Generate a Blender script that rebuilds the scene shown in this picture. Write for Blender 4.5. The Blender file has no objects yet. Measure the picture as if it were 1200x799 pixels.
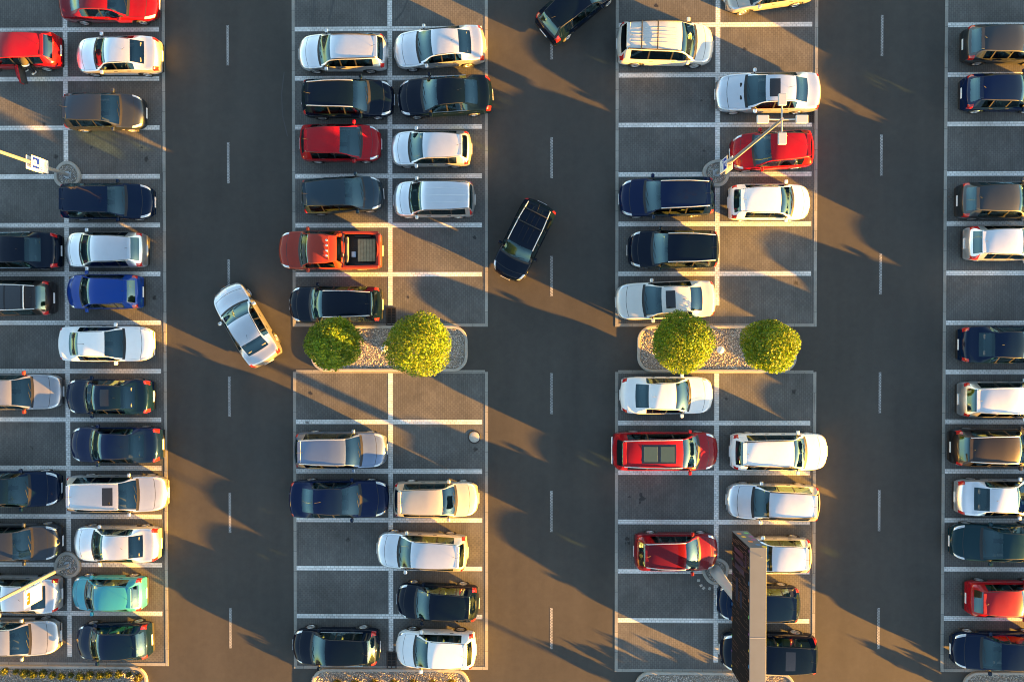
import bpy, math, random
import numpy as np
from mathutils import Vector, Matrix
random.seed(7); RNG = np.random.default_rng(7)
C = bpy.context.scene.collection
SC = bpy.context.scene
R = math.radians
# ------------------------------------------------------------------ camera model (drone looking almost straight down)
F = 860.0; CX, CY = 600.0, 399.5; HC = 36.6
NX, NY = 612.0, 389.0
_f = Vector((-(NX-CX)/F, -(CY-NY)/F, -1.0)).normalized()
_r = _f.cross(Vector((0, 1, 0))).normalized(); _u = _r.cross(_f)
CAMROT = Matrix((_r, _u, -_f)).transposed()
def gp(px, py, z=0.0):
    """ground position (at height z) of a point of the survey picture"""
    d = CAMROT @ Vector(((px-CX)/F, -(py-CY)/F, -1.0))
    t = (z-HC)/d.z
    return Vector((d.x*t, d.y*t, z))
SUN_AZ, SUN_EL = 25.0, 6.4          # azimuth below +X towards -Y
# ------------------------------------------------------------------ object helpers
def tag(o, label=None, cat=None, group=None, kind=None):
    if label: o['label'] = label
    if cat: o['category'] = cat
    if group: o['group'] = group
    if kind: o['kind'] = kind
    return o
def empty(name, loc, rz=0, label=None, cat=None, group=None):
    o = bpy.data.objects.new(name, None); C.objects.link(o)
    o.empty_display_size = .3; o.location = loc; o.rotation_euler = (0, 0, rz)
    return tag(o, label, cat, group)
def mesh(name, verts, faces, mats, idx=None, smooth=False, normals=None):
    me = bpy.data.meshes.new(name)
    me.from_pydata([tuple(v) for v in verts], [], faces)
    for m in (mats if isinstance(mats, (list, tuple)) else [mats]): me.materials.append(m)
    if idx is not None: me.polygons.foreach_set('material_index', idx)
    if smooth: me.polygons.foreach_set('use_smooth', [True]*len(me.polygons))
    me.update()
    if normals is not None: me.normals_split_custom_set_from_vertices(normals)
    return me
def link(name, me, parent=None, loc=None, rot=None, scale=None):
    o = bpy.data.objects.new(name, me); C.objects.link(o)
    if parent: o.parent = parent
    if loc is not None: o.location = loc
    if rot is not None: o.rotation_euler = rot
    if scale is not None: o.scale = scale
    return o
class MB:
    """collects shapes of ONE object"""
    def __init__(s): s.v = []; s.f = []; s.m = []; s.sm = []
    def add(s, v, f, m=0, smooth=False):
        b = len(s.v); s.v += [tuple(p) for p in v]
        for q in f: s.f.append([b+i for i in q]); s.m.append(m); s.sm.append(smooth)
    def box(s, x0, x1, y0, y1, z0, z1, m=0, M=None):
        v = [Vector((x, y, z)) for z in (z0, z1) for y in (y0, y1) for x in (x0, x1)]
        if M: v = [M @ p for p in v]
        s.add(v, [(0,2,3,1),(4,5,7,6),(0,1,5,4),(2,6,7,3),(0,4,6,2),(1,3,7,5)], m)
    def rbox(s, x0, x1, y0, y1, z0, z1, b, m=0, M=None):
        """box with bevelled edges (24 vertices)"""
        v = []; 
        xs, ys, zs = (x0, x1), (y0, y1), (z0, z1)
        key = {}
        for i in (0, 1):
            for j in (0, 1):
                for k in (0, 1):
                    sx, sy, sz = 1-2*i, 1-2*j, 1-2*k
                    for a, p in enumerate(((xs[i], ys[j]+sy*b, zs[k]+sz*b), (xs[i]+sx*b, ys[j], zs[k]+sz*b), (xs[i]+sx*b, ys[j]+sy*b, zs[k]))):
                        key[i, j, k, a] = len(v); v.append(Vector(p))
        f = []
        for i in (0, 1): f.append([key[i,0,0,0], key[i,1,0,0], key[i,1,1,0], key[i,0,1,0]])
        for j in (0, 1): f.append([key[0,j,0,1], key[1,j,0,1], key[1,j,1,1], key[0,j,1,1]])
        for k in (0, 1): f.append([key[0,0,k,2], key[1,0,k,2], key[1,1,k,2], key[0,1,k,2]])
        for a in (0, 1):
            for c in (0, 1):
                f.append([key[a,c,0,0], key[a,c,1,0], key[a,c,1,1], key[a,c,0,1]])
                f.append([key[a,0,c,0], key[a,1,c,0], key[a,1,c,2], key[a,0,c,2]])
                f.append([key[0,a,c,1], key[1,a,c,1], key[1,a,c,2], key[0,a,c,2]])
        for i in (0, 1):
            for j in (0, 1):
                for k in (0, 1): f.append([key[i,j,k,0], key[i,j,k,1], key[i,j,k,2]])
        cen = Vector(((x0+x1)/2, (y0+y1)/2, (z0+z1)/2))
        g = []
        for q in f:
            n = (v[q[1]]-v[q[0]]).cross(v[q[2]]-v[q[0]])
            fc = sum((v[i] for i in q), Vector())/len(q)
            g.append(q if n.dot(fc-cen) > 0 else q[::-1])
        if M: v = [M @ p for p in v]
        s.add(v, g, m)
    def tube(s, pts, rad, n=8, m=0, cap=True, smooth=True):
        P = [Vector(p) for p in pts]; rs = rad if isinstance(rad, (list, tuple)) else [rad]*len(P)
        v = []; f = []
        for i, p in enumerate(P):
            t = (P[min(i+1, len(P)-1)]-P[max(i-1, 0)]).normalized()
            a = t.cross(Vector((0, 0, 1)) if abs(t.z) < .9 else Vector((1, 0, 0))).normalized(); b = t.cross(a)
            for k in range(n):
                w = 2*math.pi*k/n; v.append(p+(a*math.cos(w)+b*math.sin(w))*rs[i])
        for i in range(len(P)-1):
            for k in range(n):
                f.append((i*n+k, i*n+(k+1) % n, (i+1)*n+(k+1) % n, (i+1)*n+k))
        s.add(v, f, m, smooth)
        if cap:
            s.add(v[:n], [list(range(n))[::-1]], m); s.add(v[-n:], [list(range(n))], m)
    def lathe(s, prof, n=24, m=0, M=None, smooth=True):
        v = []; f = []
        for r, z in prof:
            for k in range(n):
                w = 2*math.pi*k/n; v.append(Vector((r*math.cos(w), r*math.sin(w), z)))
        for i in range(len(prof)-1):
            for k in range(n): f.append((i*n+k, i*n+(k+1) % n, (i+1)*n+(k+1) % n, (i+1)*n+k))
        if M: v = [M @ p for p in v]
        s.add(v, f, m, smooth)
    def me(s, name, mats):
        me = mesh(name, s.v, s.f, mats, s.m)
        me.polygons.foreach_set('use_smooth', s.sm)
        return me
    def obj(s, name, mats, parent=None, **k): return link(name, s.me(name, mats), parent, **k)
# ------------------------------------------------------------------ materials
def newmat(name):
    m = bpy.data.materials.new(name); m.use_nodes = True; nt = m.node_tree
    for n in list(nt.nodes): nt.nodes.remove(n)
    out = nt.nodes.new('ShaderNodeOutputMaterial')
    def N(t, **k):
        n = nt.nodes.new(t)
        for a, b in k.items():
            if a.startswith('_'): setattr(n, a[1:], b)
            else:
                n.inputs[a.replace('__', ' ')].default_value = b
        return n
    return m, nt, out, N, nt.links.new
def simple(name, col, rough=.6, metal=0, coat=0, noise=0.0, nscale=8, spec=.5, emit=None):
    m, nt, out, N, L = newmat(name)
    p = N('ShaderNodeBsdfPrincipled', Roughness=rough, Metallic=metal)
    p.inputs['Base Color'].default_value = (*col, 1); p.inputs['Coat Weight'].default_value = coat
    p.inputs['Coat Roughness'].default_value = .04; p.inputs['Specular IOR Level'].default_value = spec
    if noise:
        tc = N('ShaderNodeTexCoord'); n = N('ShaderNodeTexNoise', Scale=nscale, Detail=6.0)
        L(tc.outputs['Object'], n.inputs['Vector'])
        mx = N('ShaderNodeMix', _data_type='RGBA'); L(n.outputs['Fac'], mx.inputs[0])
        mx.inputs[6].default_value = (*[c*(1-noise) for c in col], 1); mx.inputs[7].default_value = (*[min(1, c*(1+noise)) for c in col], 1)
        L(mx.outputs[2], p.inputs['Base Color'])
    L(p.outputs[0], out.inputs[0])
    return m
def paint_mat(name, col, metal=.0, rough=.38):
    m, nt, out, N, L = newmat(name)
    p = N('ShaderNodeBsdfPrincipled', Roughness=rough, Metallic=metal)
    p.inputs['Coat Weight'].default_value = .6; p.inputs['Coat IOR'].default_value = 1.45; p.inputs['Specular IOR Level'].default_value = .1 if max(col) > .1 else .0
    tc = N('ShaderNodeTexCoord'); n = N('ShaderNodeTexNoise', Scale=2.2, Detail=7.0, Roughness=.65)
    L(tc.outputs['Object'], n.inputs['Vector'])
    # road dust: a little matter and paler where the noise is high
    cr = N('ShaderNodeValToRGB'); cr.color_ramp.elements[0].position = .42; cr.color_ramp.elements[1].position = .78
    L(n.outputs['Fac'], cr.inputs[0])
    mx = N('ShaderNodeMix', _data_type='RGBA'); mx.inputs[6].default_value = (*col, 1)
    mx.inputs[7].default_value = (*[c*.93+(.005 if max(col) > .06 else .0008) for c in col], 1); L(cr.outputs[0], mx.inputs[0])
    L(mx.outputs[2], p.inputs['Base Color'])
    mr = N('ShaderNodeMapRange'); mr.inputs[3].default_value = .02; mr.inputs[4].default_value = .07
    L(cr.outputs[0], mr.inputs[0]); L(mr.outputs[0], p.inputs['Coat Roughness'])
    lin = N('ShaderNodeBsdfDiffuse'); lin.inputs[0].default_value = (.035, .034, .033, 1)
    g = N('ShaderNodeNewGeometry'); ms = N('ShaderNodeMixShader')     # inner side of the panels: dark lining
    L(g.outputs['Backfacing'], ms.inputs[0]); L(p.outputs[0], ms.inputs[1]); L(lin.outputs[0], ms.inputs[2])
    L(ms.outputs[0], out.inputs[0])
    return m
def glass_mat(name, tint, extra=.05):
    m, nt, out, N, L = newmat(name)
    t = N('ShaderNodeBsdfTransparent'); t.inputs[0].default_value = (*tint, 1)
    g = N('ShaderNodeBsdfGlossy', Roughness=.015); g.inputs[0].default_value = (.58, .90, 1, 1)
    fr = N('ShaderNodeFresnel', IOR=1.55); ad = N('ShaderNodeMath', _operation='MULTIPLY_ADD'); ad.use_clamp = True
    L(fr.outputs[0], ad.inputs[0]); ad.inputs[1].default_value = 1.25; ad.inputs[2].default_value = extra
    ms = N('ShaderNodeMixShader'); L(ad.outputs[0], ms.inputs[0]); L(t.outputs[0], ms.inputs[1]); L(g.outputs[0], ms.inputs[2])
    L(ms.outputs[0], out.inputs[0])
    return m
M = {}
PAINT = dict(
    white=((.75,.76,.77), 0, .4), pearl=((.62,.61,.58), .3, .33), silver=((.64,.66,.69), .9, .34), lightsilver=((.74,.765,.795), .84, .34), warmsilver=((.54,.53,.51), .88, .34),
    grey=((.36,.37,.40), .8, .36), steel=((.19,.25,.36), .8, .36), taupe=((.052,.060,.068), .8, .38), bronze=((.034,.031,.032), .75, .38), brown=((.050,.060,.076), .8, .38),
    black=((.0015,.0055,.016), 0, .30), navy=((.002,.010,.034), .1, .30), darkblue=((.003,.011,.048), .15, .30), blue=((.004,.040,.24), .2, .30), teal=((.007,.030,.042), .15, .30), slate=((.032,.055,.075), .7, .34),
    red=((.27,.002,.007), 0, .35), darkred=((.14,.002,.008), .15, .33), orange=((.26,.030,.016), .1, .36), turquoise=((.03,.24,.36), .2, .35), beige=((.52,.48,.42), .6, .34))
for k, (c, me_, ro) in PAINT.items(): M['paint_'+k] = paint_mat('paint_'+k, c, me_, ro)
M['glass'] = glass_mat('tinted_glass', (.58, .80, .80), .045)
M['privacy'] = glass_mat('dark_glass', (.14, .20, .21), .02)
M['lamp_glass'] = simple('headlight_glass', (.62, .64, .66), .12, .6, 1)
M['tail_red'] = simple('tail_light_red', (.42, .012, .010), .18, 0, 1)
M['tail_clear'] = simple('tail_light_clear', (.55, .45, .43), .2, .2, 1)
M['trim'] = simple('black_trim', (.014, .014, .015), .5)
M['gloss'] = simple('gloss_black', (.008, .008, .010), .06, 0, 1)
M['under'] = simple('underbody_black', (.012, .012, .012), .9)
M['tyre'] = simple('tyre_rubber', (.018, .018, .018), .85, noise=.3)
M['rim'] = simple('alloy_rim', (.55, .55, .56), .3, .85)
M['chrome'] = simple('chrome', (.72, .72, .74), .15, 1)
M['alu'] = simple('aluminium_rail', (.60, .60, .62), .3, .85)
M['seat'] = simple('seat_fabric', (.13, .125, .118), .9, noise=.25, nscale=30)
M['seat_light'] = simple('seat_beige', (.30, .25, .19), .8, noise=.2, nscale=30)
M['dash'] = simple('dashboard_plastic', (.060, .060, .060), .65)
M['plate'] = simple('number_plate_white', (.72, .73, .74), .4)
M['mirror_glass'] = simple('mirror_glass', (.8, .82, .85), .03, 1)
# ------------------------------------------------------------------ ground materials
def asphalt_mat():
    m, nt, out, N, L = newmat('asphalt')
    p = N('ShaderNodeBsdfPrincipled', Roughness=.85); p.inputs['Specular IOR Level'].default_value = .35
    tc = N('ShaderNodeTexCoord')
    big = N('ShaderNodeTexNoise', Scale=.16, Detail=5.0, Roughness=.6); mid = N('ShaderNodeTexNoise', Scale=2.3, Detail=8.0, Roughness=.7)
    fine = N('ShaderNodeTexNoise', Scale=60.0, Detail=3.0, Roughness=.7)
    mp = N('ShaderNodeMapping'); mp.inputs['Scale'].default_value = (1, .10, 1)       # wear along the driving direction
    wear = N('ShaderNodeTexNoise', Scale=.9, Detail=4.0)
    L(tc.outputs['Object'], mp.inputs[0]); L(mp.outputs[0], wear.inputs['Vector'])
    for n in (big, mid, fine): L(tc.outputs['Object'], n.inputs['Vector'])
    def comb(a, b, f):
        x = N('ShaderNodeMix', _data_type='FLOAT'); x.inputs[0].default_value = f; L(a, x.inputs[2]); L(b, x.inputs[3]); return x.outputs[0]
    v = comb(comb(comb(big.outputs['Fac'], wear.outputs['Fac'], .45), mid.outputs['Fac'], .3), fine.outputs['Fac'], .38)
    cr = N('ShaderNodeValToRGB'); L(v, cr.inputs[0])
    cr.color_ramp.elements[0].position = .34; cr.color_ramp.elements[0].color = (.029, .0275, .0255, 1)
    cr.color_ramp.elements[1].position = .68; cr.color_ramp.elements[1].color = (.076, .070, .062, 1)
    L(cr.outputs[0], p.inputs['Base Color'])
    b = N('ShaderNodeBump', Strength=.25, Distance=.01); L(fine.outputs['Fac'], b.inputs['Height']); L(b.outputs[0], p.inputs['Normal'])
    L(p.outputs[0], out.inputs[0]); return m
def paver_mat(name, c1, c2, mortar, bw, bh, ms, stain=.35, rot=0, offset=.5, bump=.3):
    m, nt, out, N, L = newmat(name)
    p = N('ShaderNodeBsdfPrincipled', Roughness=.8); p.inputs['Specular IOR Level'].default_value = .4
    tc = N('ShaderNodeTexCoord'); mp = N('ShaderNodeMapping'); mp.inputs['Rotation'].default_value = (0, 0, rot)
    L(tc.outputs['Object'], mp.inputs[0])
    br = N('ShaderNodeTexBrick', Scale=1.0); br.offset = offset
    br.inputs['Color1'].default_value = (*c1, 1); br.inputs['Color2'].default_value = (*c2, 1); br.inputs['Mortar'].default_value = (*mortar, 1)
    br.inputs['Mortar Size'].default_value = ms; br.inputs['Brick Width'].default_value = bw; br.inputs['Row Height'].default_value = bh
    br.inputs['Mortar Smooth'].default_value = .2
    L(mp.outputs[0], br.inputs['Vector'])
    n1 = N('ShaderNodeTexNoise', Scale=.55, Detail=7.0, Roughness=.65); n2 = N('ShaderNodeTexNoise', Scale=35.0, Detail=3.0)
    L(tc.outputs['Object'], n1.inputs['Vector']); L(tc.outputs['Object'], n2.inputs['Vector'])
    r1 = N('ShaderNodeMapRange'); r1.inputs[1].default_value = .3; r1.inputs[2].default_value = .7; r1.inputs[3].default_value = 1-stain; r1.inputs[4].default_value = 1+stain*.6
    r2 = N('ShaderNodeMapRange'); r2.inputs[3].default_value = .75; r2.inputs[4].default_value = 1.25
    L(n1.outputs['Fac'], r1.inputs[0]); L(n2.outputs['Fac'], r2.inputs[0])
    mu = N('ShaderNodeMath', _operation='MULTIPLY'); L(r1.outputs[0], mu.inputs[0]); L(r2.outputs[0], mu.inputs[1])
    vm = N('ShaderNodeVectorMath', _operation='SCALE'); L(br.outputs['Color'], vm.inputs[0]); L(mu.outputs[0], vm.inputs['Scale'])
    # oil drips: few small dark spots with a shape of their own
    vo = N('ShaderNodeTexVoronoi', Scale=.42); n3 = N('ShaderNodeTexNoise', Scale=9.0, Detail=3.0); L(tc.outputs['Object'], n3.inputs['Vector'])
    va = N('ShaderNodeVectorMath', _operation='ADD'); vs = N('ShaderNodeVectorMath', _operation='SCALE'); vs.inputs['Scale'].default_value = .22
    L(n3.outputs['Color'], vs.inputs[0]); L(vs.outputs[0], va.inputs[0]); L(tc.outputs['Object'], va.inputs[1]); L(va.outputs[0], vo.inputs['Vector'])
    r3 = N('ShaderNodeMapRange'); r3.inputs[1].default_value = .03; r3.inputs[2].default_value = .06; r3.inputs[3].default_value = .3; r3.inputs[4].default_value = 1
    L(vo.outputs['Distance'], r3.inputs[0])
    v2 = N('ShaderNodeVectorMath', _operation='SCALE'); L(vm.outputs[0], v2.inputs[0]); L(r3.outputs[0], v2.inputs['Scale'])
    L(v2.outputs[0], p.inputs['Base Color'])
    inv = N('ShaderNodeMath', _operation='SUBTRACT'); inv.inputs[0].default_value = 1.0; L(br.outputs['Fac'], inv.inputs[1])
    b = N('ShaderNodeBump', Strength=bump, Distance=.008); L(inv.outputs[0], b.inputs['Height']); L(b.outputs[0], p.inputs['Normal'])
    L(p.outputs[0], out.inputs[0]); return m
def vcol_mat(name, rough=.8, trans=0, spec=.3):
    m, nt, out, N, L = newmat(name)
    a = N('ShaderNodeAttribute', _attribute_name='tone')
    p = N('ShaderNodeBsdfPrincipled', Roughness=rough); p.inputs['Specular IOR Level'].default_value = spec
    L(a.outputs['Color'], p.inputs['Base Color'])
    if trans:
        t = N('ShaderNodeBsdfTranslucent'); hs = N('ShaderNodeHueSaturation', Value=1.25, Saturation=1.1); L(a.outputs['Color'], hs.inputs['Color']); L(hs.outputs[0], t.inputs[0])
        ms = N('ShaderNodeMixShader'); ms.inputs[0].default_value = trans; L(p.outputs[0], ms.inputs[1]); L(t.outputs[0], ms.inputs[2]); L(ms.outputs[0], out.inputs[0])
    else: L(p.outputs[0], out.inputs[0])
    return m
M['asphalt'] = asphalt_mat()
M['bay'] = paver_mat('grey_pavers', (.098, .096, .091), (.121, .118, .111), (.056, .055, .053), .205, .105, .008, .32, R(90), .5, .10)
M['line'] = paver_mat('white_pavers', (.62, .615, .59), (.75, .74, .715), (.30, .30, .285), .205, .115, .009, .25)
M['dashp'] = paver_mat('white_setts', (.27, .27, .265), (.38, .375, .36), (.12, .12, .12), .10, .10, .012, .4, R(45), 0)
M['edging'] = paver_mat('concrete_edging', (.25, .24, .215), (.30, .29, .26), (.06, .06, .058), 1.0, 1.0, .008, .3)
M['kerbc'] = simple('kerb_concrete', (.33, .315, .28), .85, noise=.25, nscale=6)
M['pebble'] = vcol_mat('river_pebbles', .7)
M['soil'] = simple('planter_soil', (.24, .21, .17), .95, noise=.5, nscale=20)
M['leaf'] = vcol_mat('leaves', .5, .26, .35)
M['bark'] = simple('bark', (.10, .075, .055), .9, noise=.4, nscale=20)
M['galv'] = simple('galvanised_steel', (.42, .43, .43), .42, .6, noise=.15, nscale=5)
M['lampbody'] = simple('lamp_housing_grey', (.50, .51, .52), .35, .3)
M['lampglass'] = simple('lamp_lens', (.55, .57, .58), .15)
M['signwhite'] = simple('sign_white', (.72, .73, .75), .45)
M['signblue'] = simple('sign_blue', (.0, .014, .32), .45)
M['signorange'] = simple('sign_orange', (.34, .040, .0), .5)
M['signgrey'] = simple('sign_back_grey', (.36, .36, .34), .5, .3)
M['iron'] = simple('cast_iron', (.035, .028, .025), .7, .3, noise=.3, nscale=12)
M['manhole'] = simple('concrete_cover', (.40, .38, .34), .85, noise=.2, nscale=6)
# ------------------------------------------------------------------ ground, bays, lines
def sheet(name, x0, x1, y0, y1, z, mat, kind='structure'):
    return tag(link(name, mesh(name, [(x0,y0,z),(x1,y0,z),(x1,y1,z),(x0,y1,z)], [(0,1,2,3)], mat)), kind=kind)
sheet('ground', -3000, 3000, -3000, 3000, 0, M['asphalt'])
PB = gp  # shorthand
def gx(px, py): return gp(px, py).x
def gy(py, px): return gp(px, py).y
def ext(ys, n, step): return [ys[0]-step*(i+1) for i in range(n)][::-1] + ys
BLK = []   # (xl, xm, xr, upper line ys, upper end, lower start, lower ys, lower end, px of middle)
def block(xl, xm, xr, ups, upend, lostart, los, loend, pxm, single=None, top_ext=2):
    """one double row of parking bays: paver field, white separating lines, concrete edging"""
    segs = []
    X0, Xm, X1 = gx(xl, 400), gx(xm, 400), gx(xr, 400)
    Yu = [gy(y, pxm) for y in ext(ups, top_ext, 57.6)]
    Yl = [gy(y, pxm) for y in los]
    if upend is None: segs.append((Yu+Yl, Yu[0]+2.45, gy(loend, pxm)))
    else:
        segs.append((Yu, Yu[0]+2.45, gy(upend, pxm))); segs.append((Yl, gy(lostart, pxm), gy(loend, pxm)))
    lines = MB(); edge = MB()
    for ys, yt, yb in segs:
        sheet('pavement', X0, X1, yb, yt, .004, M['bay'])
        e = .075
        edge.box(X0-e, X0+e, yb-e, yt, -.05, .013); edge.box(X1-e, X1+e, yb-e, yt, -.05, .013)
        edge.box(X0+e, X1-e, yb-e, yb+e, -.05, .013)
        if upend is not None and yt < 1.0: edge.box(X0+e, X1-e, yt-e, yt+e, -.05, .013)
        h = .115
        stop_b = yb+e
        for y in ys:
            lines.add([(X0+e,y-h,.009),(Xm-h,y-h,.009),(Xm-h,y+h,.009),(X0+e,y+h,.009)], [(0,1,2,3)])
            lines.add([(Xm+h,y-h,.009),(X1-e-.14,y-h,.009),(X1-e-.14,y+h,.009),(Xm+h,y+h,.009)], [(0,1,2,3)])
        top = yt-e if (upend is not None and yt < 1.0) else yt
        bot = yb+e+(.9 if upend is not None and yt > 1.0 else .35)
        if upend is None: bot = yb+e+.3
        lines.add([(Xm-h,bot,.009),(Xm+h,bot,.009),(Xm+h,top,.009),(Xm-h,top,.009)], [(0,1,2,3)])
    tag(lines.obj('bay_lines', M['line']), kind='structure'); tag(edge.obj('edging', M['edging']), kind='structure')
    BLK.append((X0, Xm, X1))
block(-37, 79, 193.5, [35, 92.5, 150, 207, 264, 321, 378, 435], None, None, [491.6, 548.2, 604.9, 661.6, 718.4], 777.7, 135)
block(345, 457.5, 570, [34, 91.8, 149, 206.5, 264, 321.5], 381, 435.3, [494.3, 551.9, 609, 665.7, 721.9], 781.8, 457)
block(722.7, 840, 955, [29.5, 88, 146.4, 204.5, 262.5, 320.6], 381, 435.6, [495.6, 553.6, 611.5, 669.2, 727], 785.5, 840)
block(1106.5, 1224, 1341, [29.3, 87.5, 145.5, 203.7, 262, 320, 378.3, 436], None, None, [494, 552, 609.7, 666.9, 724.4], 785.3, 1165)
# centre-line dashes made of pale setts
dash = MB()
for px, spans in ((268.5, [(30,77),(167,215),(304,351),(441,488),(577,624),(712,759)]), (646.3, [(23,70),(161,209),(300,347),(437,485),(575,623),(712,760)]), (1031.5, [(18,66),(158,206),(297,345),(436,484),(574,622),(712,760)])):
    x = gx(px, 400); s = (spans[-1][0]-spans[0][0])/5
    for a, b in spans+[(spans[0][0]-s, spans[0][1]-s)]:
        y0, y1 = gy(b, px), gy(a, px)
        dash.add([(x-.062,y0,.004),(x+.062,y0,.004),(x+.062,y1,.004),(x-.062,y1,.004)], [(0,1,2,3)])
tag(dash.obj('lane_dashes', M['dashp']), kind='structure')
# rubber marks left by turning tyres on the pavers
def tyre_mark(pts, w=.10):
    P = [gp(x, y, .0065) for x, y in pts]; v = []
    for i, p_ in enumerate(P):
        t = (P[min(i+1, len(P)-1)]-P[max(i-1, 0)]).normalized(); nrm = Vector((-t.y, t.x, 0)); v += [p_-nrm*w/2, p_+nrm*w/2]
    tag(link('tyre_mark', mesh('tyre_mark', v, [(2*i, 2*i+2, 2*i+3, 2*i+1) for i in range(len(P)-1)], M['rubber'])), kind='structure')
M['rubber'] = simple('rubber_trace', (.055, .055, .055), .7, noise=.35, nscale=5)
tyre_mark([(366.5,-20),(368,0),(367,14),(365,24)], .08); tyre_mark([(393,-20),(391,0),(388,14),(385.5,24)], .10); tyre_mark([(480,-20),(478,0),(472,14),(463,25)], .09)
tyre_mark([(333,85),(330,110),(331,135),(337,160)], .05)
# dark oil spots in the bays
M['oil'] = simple('oil_stain', (.022, .021, .020), .45)
def oil(px, py, r, seed):
    g = random.Random(seed); p_ = gp(px, py, .0062); n = 18; ph = g.uniform(0, 6)
    v = [(p_.x+r*(1+.35*math.sin(2*a+ph)+.2*g.uniform(-1, 1))*math.cos(a), p_.y+r*(1+.3*math.cos(3*a+ph))*math.sin(a), p_.z) for a in [2*math.pi*k/n for k in range(n)]]
    tag(link('oil_stain', mesh('oil_stain', v, [list(range(n))], M['oil'])), kind='structure')
for i, (x, y, r) in enumerate(((751, 579, .10), (752.5, 584, .13), (750, 588.5, .07), (737.5, 582, .06), (735, 631, .10), (737, 636, .08), (733, 636, .05), (769, 7, .09), (872.5, 58, .08), (556, 278.5, .09), (478, 348, .06), (363.5, 460.5, .09), (851, 467, .07), (825, 177, .06), (822, 118, .05), (107, 173, .07), (166, 173, .05))): oil(x, y, r, i)
# ------------------------------------------------------------------ planted islands
ICO = None
def ico():
    t = (1+5**.5)/2
    v = np.array([(-1,t,0),(1,t,0),(-1,-t,0),(1,-t,0),(0,-1,t),(0,1,t),(0,-1,-t),(0,1,-t),(t,0,-1),(t,0,1),(-t,0,-1),(-t,0,1)], float); v /= np.linalg.norm(v[0])
    f = np.array([(0,11,5),(0,5,1),(0,1,7),(0,7,10),(0,10,11),(1,5,9),(5,11,4),(11,10,2),(10,7,6),(7,1,8),(3,9,4),(3,4,2),(3,2,6),(3,6,8),(3,8,9),(4,9,5),(2,4,11),(6,2,10),(8,6,7),(9,8,1)])
    return v, f
def np_mesh(name, v, f, mat, tone=None, smooth=False):
    """v (n,3), f (m,k) -> mesh, tone = colour per vertex"""
    me = bpy.data.meshes.new(name); k = f.shape[1]
    me.vertices.add(len(v)); me.vertices.foreach_set('co', v.astype(np.float32).ravel())
    me.loops.add(f.size); me.loops.foreach_set('vertex_index', f.astype(np.int32).ravel())
    me.polygons.add(len(f)); me.polygons.foreach_set('loop_start', np.arange(0, f.size, k, dtype=np.int32))
    if smooth: me.polygons.foreach_set('use_smooth', np.ones(len(f), bool))
    if tone is not None:
        a = me.attributes.new('tone', 'FLOAT_COLOR', 'POINT'); a.data.foreach_set('color', np.concatenate([tone, np.ones((len(tone), 1))], 1).astype(np.float32).ravel())
    me.materials.append(mat); me.update(calc_edges=True); me.validate()
    return me
STONE = np.array([(.46,.42,.36),(.36,.33,.30),(.28,.26,.25),(.52,.49,.45),(.42,.34,.26),(.58,.53,.45),(.22,.205,.20),(.46,.38,.30),(.50,.47,.44)])
def pebbles(name, inside, x0, x1, y0, y1, sp=.054, z=.05):
    gxs, gys = np.meshgrid(np.arange(x0, x1, sp), np.arange(y0, y1, sp)); P = np.stack([gxs.ravel(), gys.ravel()], 1)
    P += RNG.uniform(-.45, .45, P.shape)*sp
    P = P[[inside(a, b) for a, b in P]]; n = len(P)
    v, f = ico()
    s = RNG.uniform(.020, .042, (n, 1, 1))*np.stack([np.ones(n), RNG.uniform(.6, 1, n), RNG.uniform(.45, .8, n)], 1)[:, None, :]
    V = v[None]*s*(1+RNG.uniform(-.14, .14, (n, 12, 1)))
    a = RNG.uniform(0, 6.28, n); c, d = np.cos(a)[:, None], np.sin(a)[:, None]
    V = np.stack([V[..., 0]*c-V[..., 1]*d, V[..., 0]*d+V[..., 1]*c, V[..., 2]], 2)
    V += np.concatenate([P, (z+RNG.uniform(0, .03, n))[:, None]], 1)[:, None, :]
    Fc = f[None]+(np.arange(n)*12)[:, None, None]
    tone = STONE[RNG.integers(0, len(STONE), n)]*RNG.uniform(.7, 1.2, (n, 1)); tone = np.repeat(tone, 12, 0)
    return np_mesh(name, V.reshape(-1, 3), Fc.reshape(-1, 3), M['pebble'], tone)
def rrect(w, h, r, n=8):
    pts = []
    for cx, cy, a0 in ((w-r, h-r, 0), (-w+r, h-r, 90), (-w+r, -h+r, 180), (w-r, -h+r, 270)):
        for i in range(n+1):
            a = R(a0+90*i/n); pts.append((cx+r*math.cos(a), cy+r*math.sin(a)))
    return pts
def in_rr(x, y, w, h, r):
    dx, dy = abs(x)-(w-r), abs(y)-(h-r)
    if dx > 0 and dy > 0: return dx*dx+dy*dy < r*r
    return dx < r and dy < r
def kerb_ring(mb, w, h, r, t, z, outline=None):
    o = outline(1) if outline else rrect(w, h, r); i = outline(0) if outline else rrect(w-t, h-t, max(r-t, .05)); n = len(o); b = .018
    cen = [((a[0]*(1-q)+c[0]*q), (a[1]*(1-q)+c[1]*q)) for a, c, q in [(o[k], i[k], b/t) for k in range(n)]]
    cin = [((a[0]*q+c[0]*(1-q)), (a[1]*q+c[1]*(1-q))) for a, c, q in [(o[k], i[k], b/t) for k in range(n)]]
    v = [(*p, 0) for p in o]+[(*p, z-b) for p in o]+[(*p, z) for p in cen]+[(*p, z) for p in cin]+[(*p, z-b) for p in i]+[(*p, 0) for p in i]
    f = []
    for L_ in range(5):
        for k in range(n): f.append((L_*n+k, L_*n+(k+1) % n, (L_+1)*n+(k+1) % n, (L_+1)*n+k))
    mb.add(v, f)
GRAV = {}
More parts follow.
